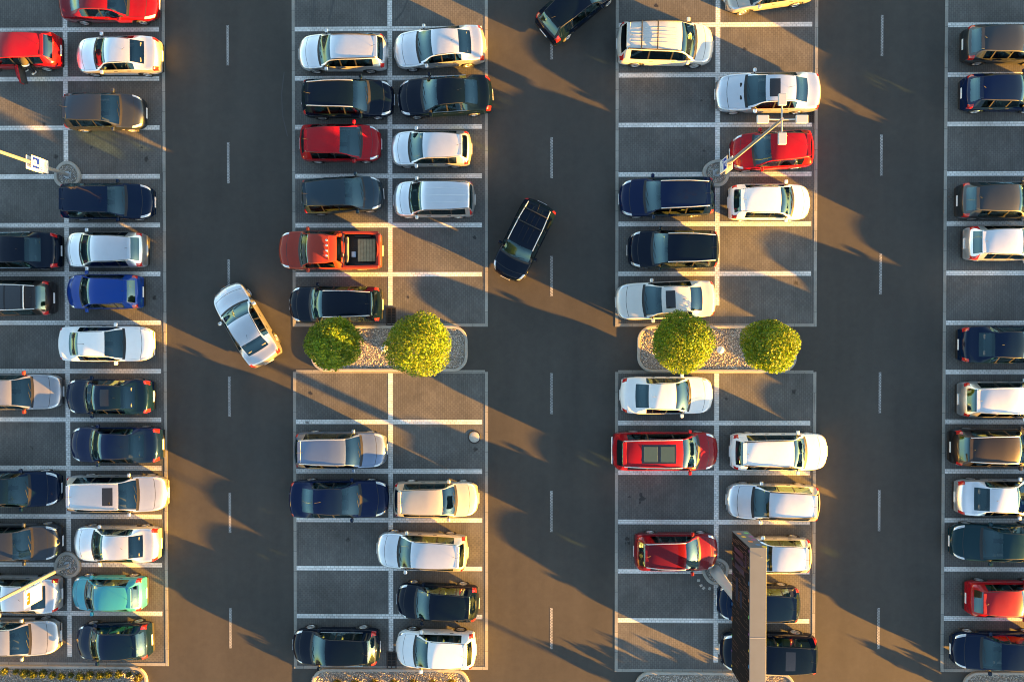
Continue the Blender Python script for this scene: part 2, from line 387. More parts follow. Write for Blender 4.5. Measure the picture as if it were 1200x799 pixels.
def island(px0, px1, py0, py1, label, key, r=.75, kz=.13):
    a, b = gp(px0, py1), gp(px1, py0); c = (a+b)/2; w, h = (b.x-a.x)/2, (b.y-a.y)/2
    k = MB(); kerb_ring(k, w, h, r, .14, kz)
    root = empty('gravel_island', (c.x, c.y, 0)); tag(root, label, 'planter', 'gravel islands between the rows of bays')
    k.obj('kerb', M['kerbc'], root)
    q = rrect(w-.14, h-.14, r-.14); root_s = mesh('bed', [(*p, .05) for p in q], [list(range(len(q)))], M['soil'])
    link('soil_bed', root_s, root)
    if key not in GRAV: GRAV[key] = pebbles('gravel', lambda x, y: in_rr(x, y, w-.16, h-.16, r-.16), -w, w, -h, h)
    tag(link('gravel', GRAV[key], root), kind='stuff')
    return root, c, w, h
island(365, 548, 381.5, 435, 'gravel island with two round trees, below the black estate', 'a')
island(746.5, 933, 381.5, 436, 'gravel island with two round trees and a white bollard between them', 'b')
ISL = [island(-18, 173.5, 779.5, 832, 'gravel bed with small green shrubs at the bottom left corner', 'c'),
       island(366, 550, 783, 836, 'gravel bed with yellow shrubs at the bottom of the second parking block', 'c'),
       island(744, 931, 787, 841, 'gravel bed at the bottom below the tall advertising pylon', 'c'),
       island(1127, 1320, 787, 840, 'gravel bed at the bottom right corner beside the navy car', 'c')]
# ------------------------------------------------------------------ leaves
def leaves(name, n, centre, rad, size, pal, shell=.55, bump=.10, seed=0, flat=.9, fill=0):
    g = np.random.default_rng(seed)
    d = g.normal(size=(n, 3)); d /= np.linalg.norm(d, axis=1)[:, None]
    lob = g.normal(size=(46, 3)); lob /= np.linalg.norm(lob, axis=1)[:, None]
    lr = 1+g.uniform(-1, 1, 46)*bump
    near = (d@lob.T); wgt = np.exp(near*26); rr = (wgt*lr).sum(1)/wgt.sum(1)
    top = near.max(1); rr *= .90+.13*np.clip((top-.80)/.2, 0, 1)          # clumps with dents between them
    depth = shell+(1-shell)*g.uniform(0, 1, n)**.55
    P = d*(rr*depth)[:, None]*np.array(rad)+np.array(centre)
    nor = d*.7+g.normal(size=(n, 3))*.6; nor /= np.linalg.norm(nor, axis=1)[:, None]
    t = np.cross(nor, g.normal(size=(n, 3))); t /= np.linalg.norm(t, axis=1)[:, None]; b = np.cross(nor, t)
    s = g.uniform(.65, 1.3, (n, 1))*size; w = s*.36
    V = np.stack([P-t*s*.5, P+b*w-nor*s*.08, P+t*s*.5, P-b*w-nor*s*.08], 1)
    Fq = np.arange(n*4).reshape(n, 4)
    pal = np.array(pal); u = g.uniform(0, 1, n)
    cl = near.argmax(1); clv = g.uniform(.8, 1.2, 46)[cl]
    tone = pal[g.integers(0, len(pal), n)]*(.75+.5*u)[:, None]*clv[:, None]; tone = np.repeat(tone, 4, 0)
    return np_mesh(name, V.reshape(-1, 3), Fq, M['leaf'], tone)
GREEN = [(.080,.165,.008),(.13,.22,.009),(.20,.27,.009),(.085,.165,.012),(.25,.28,.012)]
def tree(px, py, rpx, label, seed):
    zc = 2.95; c = gp(px, py, zc); r = rpx/(F/(HC-zc))
    root = empty('round_tree', (c.x, c.y, 0)); tag(root, label, 'tree', 'ball shaped trees on the gravel islands')
    t = MB(); g = random.Random(seed)
    t.tube([(0,0,.05),(.01,.01,.6),(-.01,.02,1.3),(0,0,2.0)], [.085,.065,.058,.05], 10)
    for k in range(7):
        a = k*2.4+g.random(); e = g.uniform(.5, .8)
        t.tube([(0,0,1.55+.05*k),(math.cos(a)*.3*r, math.sin(a)*.3*r, 2.1+.06*k),(math.cos(a)*e*r, math.sin(a)*e*r, 2.5+.13*k)], [.035,.026,.01], 6)
    link('trunk', t.me('trunk', M['bark']), root)
    link('crown', leaves('crown', 17000, (0, 0, zc), (r, r, r*.93), .088, GREEN, .45, .15, seed), root)
    return root
tree(390, 402, 33.5, 'round green tree mostly in shade, left one on the island below the black estate', 11)
tree(489.5, 403.5, 39.5, 'biggest round tree, its right half lit yellow, near the road with the black car', 12)
tree(799.5, 401, 35.5, 'round tree overlapping the white sedan with a sunroof, left of the white bollard', 13)
tree(901.5, 405.5, 32.0, 'round tree at the right end of the island with the white bollard', 14)
SHRUB = [leaves('shrub_foliage', 420, (0, 0, .22), (.22, .22, .20), .075, p, .3, .25, 30+i) for i, p in enumerate(([(.05,.075,.012),(.08,.10,.015),(.10,.11,.02)], [(.16,.14,.015),(.12,.12,.012),(.20,.15,.02)], [(.07,.06,.02),(.05,.07,.015),(.12,.09,.02)]))]
def shrub(px, py, k, label, group, s=1, sz=1):
    p = gp(px, py, .25)
    o = link('shrub', SHRUB[k], loc=(p.x, p.y, .05), rot=(0, 0, random.uniform(0, 6)), scale=(s, s, s*sz)); tag(o, label, 'shrub', group)
sx = [5, 17.5, 28.5, 38.5, 50, 61, 71.5, 82, 93.5, 105, 116.5, 126.5, 138.5, 150, 162]
sy = [786.5, 787.5, 788.5, 790, 789, 791, 792.5, 791.5, 792.5, 791, 791.5, 790.5, 790, 790.5, 794]
for i, (x, y) in enumerate(zip(sx, sy)):
    shrub(x, y, 2 if i > 13 else 0, 'small green shrub in the row planted along the bottom left gravel bed' if i < 14 else 'browner shrub ending the row at the right of the bottom left gravel bed', 'shrubs in the bottom left gravel bed', (.85, .65, 1.0, .95, .9, .85)[i % 6])
for i in range(15): shrub(5+i*11.2, 806+(i % 3), 1, 'yellow green shrub in the second row of the bottom left gravel bed', 'shrubs in the second row of the bottom left bed', .9)
for i, x in enumerate((395, 416, 438, 461, 484, 507, 529)): shrub(x, 801, 1, 'yellow shrub on the gravel bed at the bottom of the second block', 'yellow shrubs at the bottom of the second block', 1.15, 1.2)
for i in range(11): shrub(758+i*16, 815+4*(i % 2), 1, 'yellow shrub on the gravel bed below the pylon', 'yellow shrubs on the bed below the pylon', 1.15, 1.25+.35*math.sin(i*2.3))
for i in range(11): shrub(1142+i*16, 817+4*(i % 2), 1, 'yellow shrub on the bottom right gravel bed', 'yellow shrubs on the bottom right bed', 1.15, 1.25+.35*math.sin(i*1.7))
# ------------------------------------------------------------------ bollards, manhole, drains, stray pavers
def bollard(px, py, label):
    p = gp(px, py, .5); b = MB()
    root = empty('bollard_light', (p.x, p.y, .05)); tag(root, label, 'bollard')
    b.lathe([(.0,.0),(.10,0),(.10,.42),(.0,.42)], 20); b.obj('post', M['galv'], root)
    g = MB(); g.lathe([(.105,.42),(.15,.44),(.185,.52),(.19,.58),(.165,.67),(.10,.725),(.0,.74)], 24); g.obj('globe', M['signwhite'], root)
bollard(843.5, 410, 'white globe bollard standing in gravel between two round trees')
bollard(451, 408, 'small white bollard in gravel half hidden by the biggest tree')
p = gp(556, 512); root = empty('manhole', (p.x, p.y, 0), 0, 'round pale concrete manhole cover in an empty bay', 'manhole')
b = MB(); b.lathe([(.0,.020),(.25,.020),(.268,.016),(.268,.0)], 40); b.obj('cover', M['manhole'], root)
b = MB(); b.lathe([(.275,.0),(.275,.024),(.325,.024),(.33,.0)], 40); b.obj('frame', M['iron'], root)
def drain(px, py, label, w=.22, h=.42):
    p = gp(px, py); root = empty('drain_grate', (p.x, p.y, .004), 0, label, 'drain')
    pan = MB(); pan.box(-w, w, -h, h, -.02, .008); pan.obj('gully', M['under'], root)
    fr = MB()
    for s in (-1, 1): fr.box(s*w-.025, s*w+.025, -h-.025, h+.025, 0, .03)
    for s in (-1, 0, 1): fr.box(-w+.025, w-.025, s*h-.025, s*h+.025, 0, .0295)
    fr.box(-.02, .02, -h+.025, -.025, 0, .028); fr.box(-.02, .02, .025, h-.025, 0, .028)
    for i in (-.66, -.33, .33, .66): fr.box(-w+.025, -.02, i*h-.012, i*h+.012, 0, .026); fr.box(.02, w-.025, i*h-.012, i*h+.012, 0, .026)
    fr.obj('grate', M['iron'], root)
drain(458.5, 371, 'dark iron drain grate beside the biggest round tree')
drain(459, 773, 'dark iron drain grate beside the white hatchback at the bottom')
drain(951, 136, 'dark iron drain grate behind the silver sedan with a sunroof', .11, .32)
for i, (x, y) in enumerate(((818.5, 679.5), (821.5, 685.5), (824.5, 688.5), (831.5, 689))):
    p = gp(x, y); b = MB(); b.rbox(-.075, .075, -.06, .06, 0, .03, .008)
    o = b.obj('loose_paver', M['manhole'], None, loc=(p.x, p.y, .004), rot=(0, 0, .4*i))
    tag(o, 'pale loose paver lying by the foot of the pylon', 'paver', 'loose pavers by the pylon')
# ------------------------------------------------------------------ lamp posts and signs
def foot_outline(seed, ro, ri):
    g = random.Random(seed); ph = g.uniform(0, 6)
    def fn(outer):
        r = ro if outer else ri
        return [(math.cos(a)*r*(1+.045*math.cos(3*a+ph)), math.sin(a)*r*(1+.045*math.cos(3*a+ph))) for a in [2*math.pi*k/48 for k in range(48)]]
    return fn
GF = None
def foot(px, py, label, seed):
    global GF
    p = gp(px, py); root = empty('lamp_island', (p.x, p.y, 0), 0, label, 'planter', 'small round gravel islands round the posts')
    k = MB(); kerb_ring(k, 0, 0, 0, .16, .12, foot_outline(seed, .67, .51)); k.obj('kerb', M['kerbc'], root)
    q = foot_outline(seed, .52, .52)(1); link('soil_bed', mesh('bed', [(*a, .05) for a in q], [list(range(len(q)))], M['soil']), root)
    if GF is None: GF = pebbles('gravel', lambda x, y: .24**2 < x*x+y*y < .47**2, -.5, .5, -.5, .5, .05)
    tag(link('gravel', GF, root), kind='stuff'); return p
def lamp(px, py, label, heads=True, Hh=9.2):
    p = gp(px, py); root = empty('lamp_post', (p.x, p.y, .05), 0, label, 'lamp post', 'tall lamp posts with four lamp heads')
    b = MB(); b.rbox(-.19, .19, -.19, .19, .0, .035, .008); b.obj('base_plate', M['galv'], root)
    for sx_ in (-1, 1):
        for sy_ in (-1, 1):
            n = MB(); n.lathe([(.0,.085),(.022,.085),(.022,.035)], 6); n.obj('bolt', M['iron'], root, loc=(sx_*.14, sy_*.14, 0))
    b = MB(); b.tube([(0,0,.035),(0,0,2.2),(0,0,Hh)], [.095,.085,.052], 16); b.obj('pole', M['galv'], root)
    for k in range(4):
        a = R(90*k); 
        arm = MB(); arm.tube([(.04,0,Hh-.10),(.52,0,Hh-.06)], .032, 8)
        ao = arm.obj('arm', M['galv'], root, rot=(0, 0, a))
        h = MB(); h.rbox(.50, .94, -.15, .15, Hh-.10, Hh+.02, .02); ho = h.obj('lamp_head', M['lampbody'], ao)
        h = MB(); h.rbox(.54, .90, -.12, .12, Hh-.118, Hh-.102, .004); h.obj('lens', M['lampglass'], ho)
    return p
for i, (x, y, l) in enumerate(((80, 205.5, 'round gravel island at the foot of the lamp post above the navy estate'), (80, 661.5, 'round gravel island at the foot of the lamp post left of the turquoise car'),
                (839.5, 203, 'round gravel island of the lamp post behind the navy estate with roof rails'), (838, 668, 'round gravel island at the foot of the pylon'))): foot(x, y, l, 3+i)
lamp(80, 205.5, 'tall lamp post leaning out of the left edge above the navy estate')
lamp(80, 661.5, 'tall lamp post leaning out of the left edge beside the turquoise car')
lamp(839.5, 203, 'tall lamp post with four heads above the red hatchback')
lamp(1225, 1035, 'lamp post beyond the bottom edge casting a thin shadow on the lit road')
def P_sign(px, py, label, z0=1.75, z1=2.95):
    """two printed plates clamped to the post, one to each side"""
    p = gp(px, py); root = empty('parking_sign', (p.x, p.y, 0), 0, label, 'sign')
    for s in (1, -1):
        T = Matrix.Rotation(0 if s > 0 else math.pi, 4, 'Z')
        b = MB(); b.rbox(.115, .135, -.31, .31, z0, z1, .004, 0, T); pl = b.obj('plate', M['signwhite'] , root)
        b = MB(); b.rbox(.136, .1385, -.25, .25, z1-.56, z1-.06, .001, 0, T); sq = b.obj('blue_square', M['signblue'], pl)
        # letter P: stem and bowl, seen from +x the reading direction is +y
        b = MB(); x0, x1 = .139, .141
        y0 = -.13; b.box(x0, x1, y0, y0+.075, z1-.51, z1-.11, 0, T)
        outer = [(y0+.075, z1-.11)]+[(y0+.16+.105*math.cos(R(a)), z1-.225+.115*math.sin(R(a))) for a in range(90, -91, -15)]+[(y0+.075, z1-.34)]
        inner = [(y0+.075, z1-.175)]+[(y0+.15+.05*math.cos(R(a)), z1-.225+.05*math.sin(R(a))) for a in range(90, -91, -15)]+[(y0+.075, z1-.275)]
        n = len(outer); v = [T @ Vector((x1, *q)) for q in outer]+[T @ Vector((x1, *q)) for q in inner]
        b.add(v, [(k, k+1, n+k+1, n+k) for k in range(n-1)]); b.obj('letter', M['signwhite'], sq)
        b = MB(); b.rbox(.136, .1385, -.25, -.10, z1-.76, z1-.62, .001, 0, T); bs = b.obj('small_square', M['signblue'], pl)
        b = MB(); b.box(.139, .1405, -.205, -.145, z1-.72, z1-.66, 0, T); b.obj('pictogram', M['signwhite'], bs)
        for q in (.86, .92, .98):
            b = MB(); b.box(.136, .1375, -.02, .18, z1-q-.02, z1-q, 0, T); b.obj('text_line', M['signgrey'], pl)
    for z in (z0+.2, z1-.2):
        b = MB(); b.box(-.114, .114, -.105, .105, z-.03, z+.03); b.obj('clamp', M['galv'], root)
P_sign(80, 205.5, 'blue and white P parking sign clamped to the lamp post at upper left')
P_sign(839.5, 203, 'blue and white P parking sign clamped to the lamp post by the red hatchback', 1.15, 2.35)
p = gp(80, 661.5); root = empty('flag_sign', (p.x, p.y, 0), 0, 'white sign with an orange emblem hung from the lamp post at lower left', 'sign')
b = MB(); b.rbox(-.012, .012, -1.00, -.20, 2.05, 3.30, .004); pl = b.obj('panel', M['signwhite'], root)
em = MB(); E = []      # orange emblem: three bold lobes side by side on a bar
for (y, r) in ((-.42, .085), (-.60, .07), (-.80, .105)):
    em = MB(); em.add([Vector((.0135, y+r*math.cos(R(a)), 3.02+r*1.2*math.sin(R(a)))) for a in range(0, 360, 20)], [list(range(18))]); em.obj('emblem', M['signorange'], pl)
em = MB(); em.box(.0125, .0155, -.88, -.36, 2.90, 2.98); em.obj('emblem', M['signorange'], pl)
for z in (2.12, 3.22):
    b = MB(); b.box(-.02, .02, -.30, -.06, z-.025, z+.025); b.obj('bracket', M['galv'], root)
# ------------------------------------------------------------------ advertising pylon
p = gp(838, 668); root = empty('advertising_pylon', (p.x, p.y, .05), 0, 'tall advertising pylon with a grey top and dark printed face', 'pylon')
pole = MB(); pole.tube([(0,0,0),(-.02,-.02,1.2),(-.0,-.06,2.6),(.0,-.1,4.2)], [.30,.25,.21,.19], 20); pole.obj('pole', M['lampbody'], root)
b = MB(); b.rbox(-.34, .34, -3.1, 3.1, 4.1, 6.6, .01); 
M['pygrey'] = simple('pylon_sheet_grey', (.10, .125, .155), .6, .0, noise=.14, nscale=1.5); box = b.obj('casing', M['pygrey'], root)
b = MB(); b.box(-.335, .335, -.62, -.60, 6.601, 6.606); b.obj('seam', M['signgrey'], box)
b = MB(); b.tube([(.10,2.75,6.6),(.10,2.75,6.72),(.12,2.72,6.74)], .012, 6); b.obj('lifting_eye', M['chrome'], box)
M['pydark'] = simple('pylon_dark_face', (.006, .007, .010), .8, noise=.3, nscale=2, spec=.15)
M['pyrust'] = simple('pylon_rust_stripe', (.085, .036, .022), .5, noise=.4, nscale=3); M['pyblue'] = simple('pylon_blue_black', (.008, .010, .028), .3)
for s in (-1, 1):
    f_ = MB(); a, c_ = sorted((s*.341, s*.346)); f_.box(a, c_, -3.07, 3.07, 4.13, 6.57); fo = f_.obj('printed_face', M['pydark'], box)
    g = random.Random(5); st = MB(); a, c_ = sorted((s*.347, s*.352))
    y = 3.03
    while y > -3.0:      # thin upright stripes, broken at random, denser towards the north end
        z = 4.18
        while z < 6.5:
            L_ = g.uniform(.15, 1.0)
            if g.random() < (.62 if y > .3 else .30): st.box(a, c_, y-.014 if y < .3 else y-.026, y, z, min(z+L_, 6.52))
            z += L_+g.uniform(.05, .5 if y < .3 else .2)
        y -= .072
    tag(st.obj('stripes', M['pyrust'], fo), kind='stuff')
    bl = MB(); a, c_ = sorted((s*.353, s*.356))
    for (y0, y1, z0, z1) in ((2.35,2.55,4.5,5.75),(2.02,2.24,4.55,5.8),(1.66,1.9,4.6,5.9),(2.1,2.6,6.0,6.2),(.3,1.3,4.7,5.05),(.2,.9,5.3,5.6)):
        q = MB(); q.box(a, c_, y0, y1, z0, z1); q.obj('dark_block', M['pyblue'], fo)
DOTC = [('pylon_yellow', (.70,.50,.02)), ('pylon_orange', (.70,.22,.03)), ('pylon_purple', (.22,.06,.25)), ('pylon_blue', (.02,.16,.42)), ('pylon_green', (.10,.50,.12))]
for n_, c in DOTC: M[n_] = simple(n_, c, .5)
for (x, z, k) in ((-.17,4.55,1),(.16,4.45,4),(-.12,5.05,0),(.2,5.0,2),(.17,5.45,2),(-.05,5.75,1),(.12,6.2,3),(.28,6.5,0)):
    q = MB(); q.add([(x-(.11)*math.cos(R(a)), 3.103, z+.14*math.sin(R(a))) for a in range(0, 360, 60)], [list(range(6))]); q.obj('coloured_dot', M[DOTC[k][0]], box)
g = random.Random(8)
for i in range(18):      # coloured spots along the edges of the face
    y = -2.9+i*.34; z = (4.16, 6.54)[i % 2]; q = MB(); q.box(-.359, -.354, y, y+g.uniform(.06, .18), z-.035, z+.035); q.obj('edge_spot', M[DOTC[i % 5][0]], box)
# ------------------------------------------------------------------ cars
def pchip(pts):
    xs = np.array([p[0] for p in pts], float); ys = np.array([p[1] for p in pts], float)
    h = np.diff(xs); d = np.diff(ys)/h; m = np.zeros(len(xs))
    for i in range(1, len(xs)-1):
        if d[i-1]*d[i] > 0:
            w1, w2 = 2*h[i]+h[i-1], h[i]+2*h[i-1]; m[i] = (w1+w2)/(w1/d[i-1]+w2/d[i])
    m[0], m[-1] = d[0], d[-1]
    def f(x):
        i = int(np.clip(np.searchsorted(xs, x)-1, 0, len(h)-1)); t = np.clip((x-xs[i])/h[i], 0, 1)
        return float(ys[i]*(1+2*t)*(1-t)**2+m[i]*h[i]*t*(1-t)**2+ys[i+1]*t*t*(3-2*t)+m[i+1]*h[i]*t*t*(t-1))
    return f
# style: H, centre-line heights, cowl, ws0, ws1, rw1, rw0, belt heights, roof ratio, rear glass ratios, door spans, windows
ST = {
 'sedan': dict(H=1.45, top=[(0,.50),(.012,.61),(.04,.70),(.10,.79),(.25,.93),(.275,.97),(.43,1.37),(.50,1.435),(.58,1.45),(.64,1.43),(.72,1.35),(.85,1.06),(.88,1.035),(.955,1.01),(.985,.93),(1,.66)],
    cowl=.250, ws0=.275, ws1=.43, rw1=.72, rw0=.85, rr=.665, rg1=.62, rg0=.64, boot=.955, wins=[(.345,.515),(.530,.672),(.682,.745)], doors=[(.275,.522),(.522,.70)], tail=(.955,.995), tailk=(3,6)),
 'hatch': dict(H=1.47, top=[(0,.50),(.014,.63),(.045,.74),(.11,.84),(.225,.96),(.25,1.0),(.42,1.40),(.50,1.455),(.60,1.47),(.75,1.45),(.875,1.38),(.955,1.02),(.97,.96),(.99,.86),(1,.62)],
    cowl=.225, ws0=.25, ws1=.42, rw1=.885, rw0=.955, rr=.69, rg1=.62, rg0=.68, boot=None, wins=[(.325,.52),(.535,.725),(.74,.83)], doors=[(.25,.528),(.528,.735)], tail=(.93,.985), tailk=(3,6)),
 'estate': dict(H=1.48, top=[(0,.50),(.012,.62),(.04,.71),(.10,.80),(.235,.94),(.26,.98),(.40,1.38),(.47,1.445),(.58,1.475),(.75,1.465),(.90,1.40),(.965,1.03),(.975,.96),(.99,.86),(1,.62)],
    cowl=.235, ws0=.26, ws1=.40, rw1=.905, rw0=.965, rr=.685, rg1=.63, rg0=.69, boot=None, wins=[(.325,.49),(.505,.665),(.68,.86)], doors=[(.26,.498),(.498,.675)], tail=(.945,.988), tailk=(3,6)),
 'mpv': dict(H=1.60, top=[(0,.52),(.014,.67),(.045,.80),(.10,.91),(.195,1.04),(.215,1.08),(.41,1.53),(.48,1.58),(.58,1.60),(.75,1.58),(.90,1.50),(.965,1.08),(.975,1.0),(.99,.88),(1,.62)],
    cowl=.195, ws0=.215, ws1=.41, rw1=.91, rw0=.965, rr=.70, rg1=.64, rg0=.70, boot=None, wins=[(.30,.50),(.515,.70),(.715,.87)], doors=[(.24,.508),(.508,.71)], tail=(.935,.985), tailk=(3,6)),
 'suv': dict(H=1.70, top=[(0,.58),(.012,.78),(.035,.92),(.10,1.0),(.235,1.10),(.258,1.14),(.40,1.59),(.47,1.66),(.58,1.70),(.75,1.69),(.91,1.62),(.968,1.15),(.977,1.05),(.99,.95),(1,.68)],
    cowl=.235, ws0=.258, ws1=.40, rw1=.915, rw0=.968, rr=.72, rg1=.66, rg0=.71, boot=None, wins=[(.32,.49),(.505,.68),(.695,.875)], doors=[(.26,.498),(.498,.69)], tail=(.945,.988), tailk=(3,6)),
 'van': dict(H=1.80, top=[(0,.52),(.014,.70),(.045,.84),(.11,.95),(.205,1.06),(.225,1.10),(.375,1.66),(.44,1.75),(.55,1.79),(.80,1.80),(.95,1.76),(.978,1.12),(.984,1.0),(.993,.85),(1,.62)],
    cowl=.205, ws0=.225, ws1=.375, rw1=.955, rw0=.978, rr=.76, rg1=.70, rg0=.74, boot=None, wins=[(.30,.46),(.48,.72),(.735,.90)], doors=[(.24,.47),(.47,.73)], tail=(.955,.99), tailk=(3,6)),
 'minivan': dict(H=1.75, top=[(0,.52),(.012,.66),(.04,.78),(.10,.90),(.185,1.02),(.21,1.07),(.37,1.63),(.44,1.71),(.55,1.75),(.78,1.74),(.915,1.68),(.97,1.12),(.978,1.0),(.99,.88),(1,.62)],
    cowl=.185, ws0=.21, ws1=.37, rw1=.92, rw0=.97, rr=.70, rg1=.66, rg0=.72, boot=None, wins=[(.285,.44),(.455,.685),(.70,.88)], doors=[(.23,.448),(.448,.69)], tail=(.95,.99), tailk=(3,6)),
 'pickup': dict(H=1.76, top=[(0,.62),(.012,.84),(.035,.98),(.10,1.06),(.215,1.13),(.235,1.17),(.33,1.66),(.38,1.73),(.46,1.76),(.55,1.74),(.605,1.68),(.632,1.16),(.64,1.13),(.97,1.13),(.99,1.10),(1,1.02)],
    cowl=.215, ws0=.235, ws1=.33, rw1=.607, rw0=.632, rr=.72, rg1=.62, rg0=.66, boot=None, wins=[(.275,.415),(.43,.575)], doors=[(.24,.422),(.422,.60)], tail=(.965,.995), tailk=(3,5)),
}
NC = 12
class CarGrid:
    def __init__(s, style, L, W, H, o):
        st = dict(ST[style]); st.update(o.get('st', {})); s.st = st; s.L, s.W, s.H = L, W, H
        kz = H/st['H']; s.kz = kz
        top = [(a, b*kz) for a, b in st['top']]; s.top = pchip(top)
        zc = s.top(st['ws0']); zd = s.top(st['rw0']); bl = pchip([(0, zc-.05), (st['ws0'], zc-.045), (st['rw0'], zd-.035+(.0 if style != 'pickup' else 0)), (1, zd-.03)])
        s.belt = lambda x: min(s.top(x)-.05, bl(x))
        nb = o.get('nose', 0)
        s.plan = pchip([(0,.70+nb),(.012,.79+nb*.8),(.035,.885+nb*.5),(.075,.955+nb*.2),(.14,.99),(.24,1),(.78,1),(.88,.985),(.945,.955),(.98,.91),(1,.83)])
        s.yt = pchip([(0,.60),(.05,.68),(st['cowl'],.80),(st['ws0'],.80),(st['ws1'],st['rr']+.015),((st['ws1']+st['rw1'])/2,st['rr']),(st['rw1'],st['rg1']),(st['rw0'],st['rg0']),(1,.60)])
        s.bow = pchip([(0,.20),(.10,.17),(st['ws0'],.13),(st['ws1'],.075),((st['ws1']+st['rw1'])/2,0),(st['rw1'],-.05),(st['rw0'],-.09),(1,-.15)])
        s.wr = o.get('wr', .315 if H < 1.65 else .35); s.Ra = s.wr+.055; s.axf = o.get('axf', .185 if style != 'hatch' else .195)*L; s.axr = o.get('axr', .795)*L
        if style == 'pickup': s.axr = .79*L
        keys = [0, .012, .03, .06, .095, .0995, st['cowl']-.0045, st['cowl'], st['ws0'], st['ws1'], st['rw1'], st['rw0'], 1]
        if st['boot']: keys += [st['rw0']+.02]
        for a, b in st['wins']+st['doors']: keys += [a, b]
        keys += list(st['tail'])
        for k in ('sunroof', 'panoroof'):
            for a, b in o.get(k, []): keys += [a, b]
        ks = sorted(set(round(k, 4) for k in keys)); s.ax = []
        arch = []
        for x in (s.axf, s.axr):
            for q in (-1.02, -.97, -.85, -.6, -.25, .25, .6, .85, .97, 1.02): arch.append((x+q*s.Ra)/L)
        xs = list(ks)
        for a in arch:
            if min(abs(a-x) for x in xs) > .006: xs.append(a)
        xs.sort(); out = [xs[0]]
        for a in xs[1:]:
            g = a-out[-1]; n = int(g/.026)
            for k in range(n): out.append(out[-1]+g/(n+1))
            out.append(a)
        s.xs = out; s.build()
    def crown(s, x):
        st = s.st
        return float(np.interp(x, [0, .1, st['cowl'], st['ws1'], st['rw1'], st['rw0'], 1], [.03, .055, .065, .042, .036, .045, .03]))
    def ring(s, x):
        """half cross-section (y, z) from sill to centre line"""
        L, W = s.L, s.W; wb = W/2*s.plan(x); zt = s.top(x); zb = s.belt(x); cr = s.crown(x); z8 = zt-cr
        zb = min(zb, z8-.004)
        g = float(np.clip((zt-zb-.12)/.25, 0, 1)); g = g*g*(3-2*g)
        y8 = s.yt(x)*wb; sill = .20*max(1, s.kz*.95)
        p = [(wb-.07, sill), (wb-.018, min(.34, zb*.62)), (wb-.004, max(zb*.62, min(.34, zb*.62)+.01)), (wb+.002, zb*.80), (wb-.016, zb-.055*min(1, zb)), (wb-.052, zb)]
        f = .42+(.885-.42)*g; bul = .018*g
        y5, z5 = p[5]; y6 = y5+(y8-y5)*f+bul; z6 = z5+(z8-z5)*(f if g > .02 else .5+.3*f)
        if g < 1:   # hood side: rounded shoulder
            zz = z5+(z8-z5)*(1-(1-f)**2); z6 = z6*g+zz*(1-g)
        p.append((y6, z6)); y7 = (y6+(y8-y6)*.06)*(1-g)+(y8+.022)*g; z7 = (z6+(z8-z6)*.10)*(1-g)+(z8-.008)*g; p.append((y7, z7))
        hm = float(np.interp(x, [.05, .11, s.st['cowl']-.01, s.st['cowl']+.01], [0, 1, .8, 0]))       # bonnet crease
        p.append((y8, z8+.004*hm))
        for q, a in ((.70, .016), (.36, .003), (0, 0)): p.append((y8*q, zt-cr*q*q+a*hm))
        return p
    def build(s):
        L, W = s.L, s.W; V = []; s.id = {}
        for i, x in enumerate(s.xs):
            p = s.ring(x); X0 = L/2-x*L; bw = s.bow(x)
            for k, (y, z) in enumerate(p):
                if k < 4:
                    for ax in (s.axf, s.axr):
                        d = abs(x*L-ax)
                        if d < s.Ra: z = max(z, min(s.wr+math.sqrt(s.Ra**2-d*d), p[4][1]-.04+.008*k))
                X = X0-bw*(y/(W/2))**2
                for sd in ((1, -1) if k < NC-1 else (1,)):
                    s.id[i, k, sd] = len(V); V.append((X, sd*y, z))
                if k == NC-1: s.id[i, k, -1] = s.id[i, k, 1]
        s.V = np.array(V)
    def pt(s, x, yr):
        """point of the upper skin at length fraction x and lateral fraction yr of the roof edge"""
        p = s.ring(x); y8 = p[8][0]; y = yr*y8; z = s.top(x)-s.crown(x)*yr*yr
        if abs(yr) > 1: z = p[8][1]
        return Vector((s.L/2-x*s.L-s.bow(x)*(y/(s.W/2))**2, y, z))
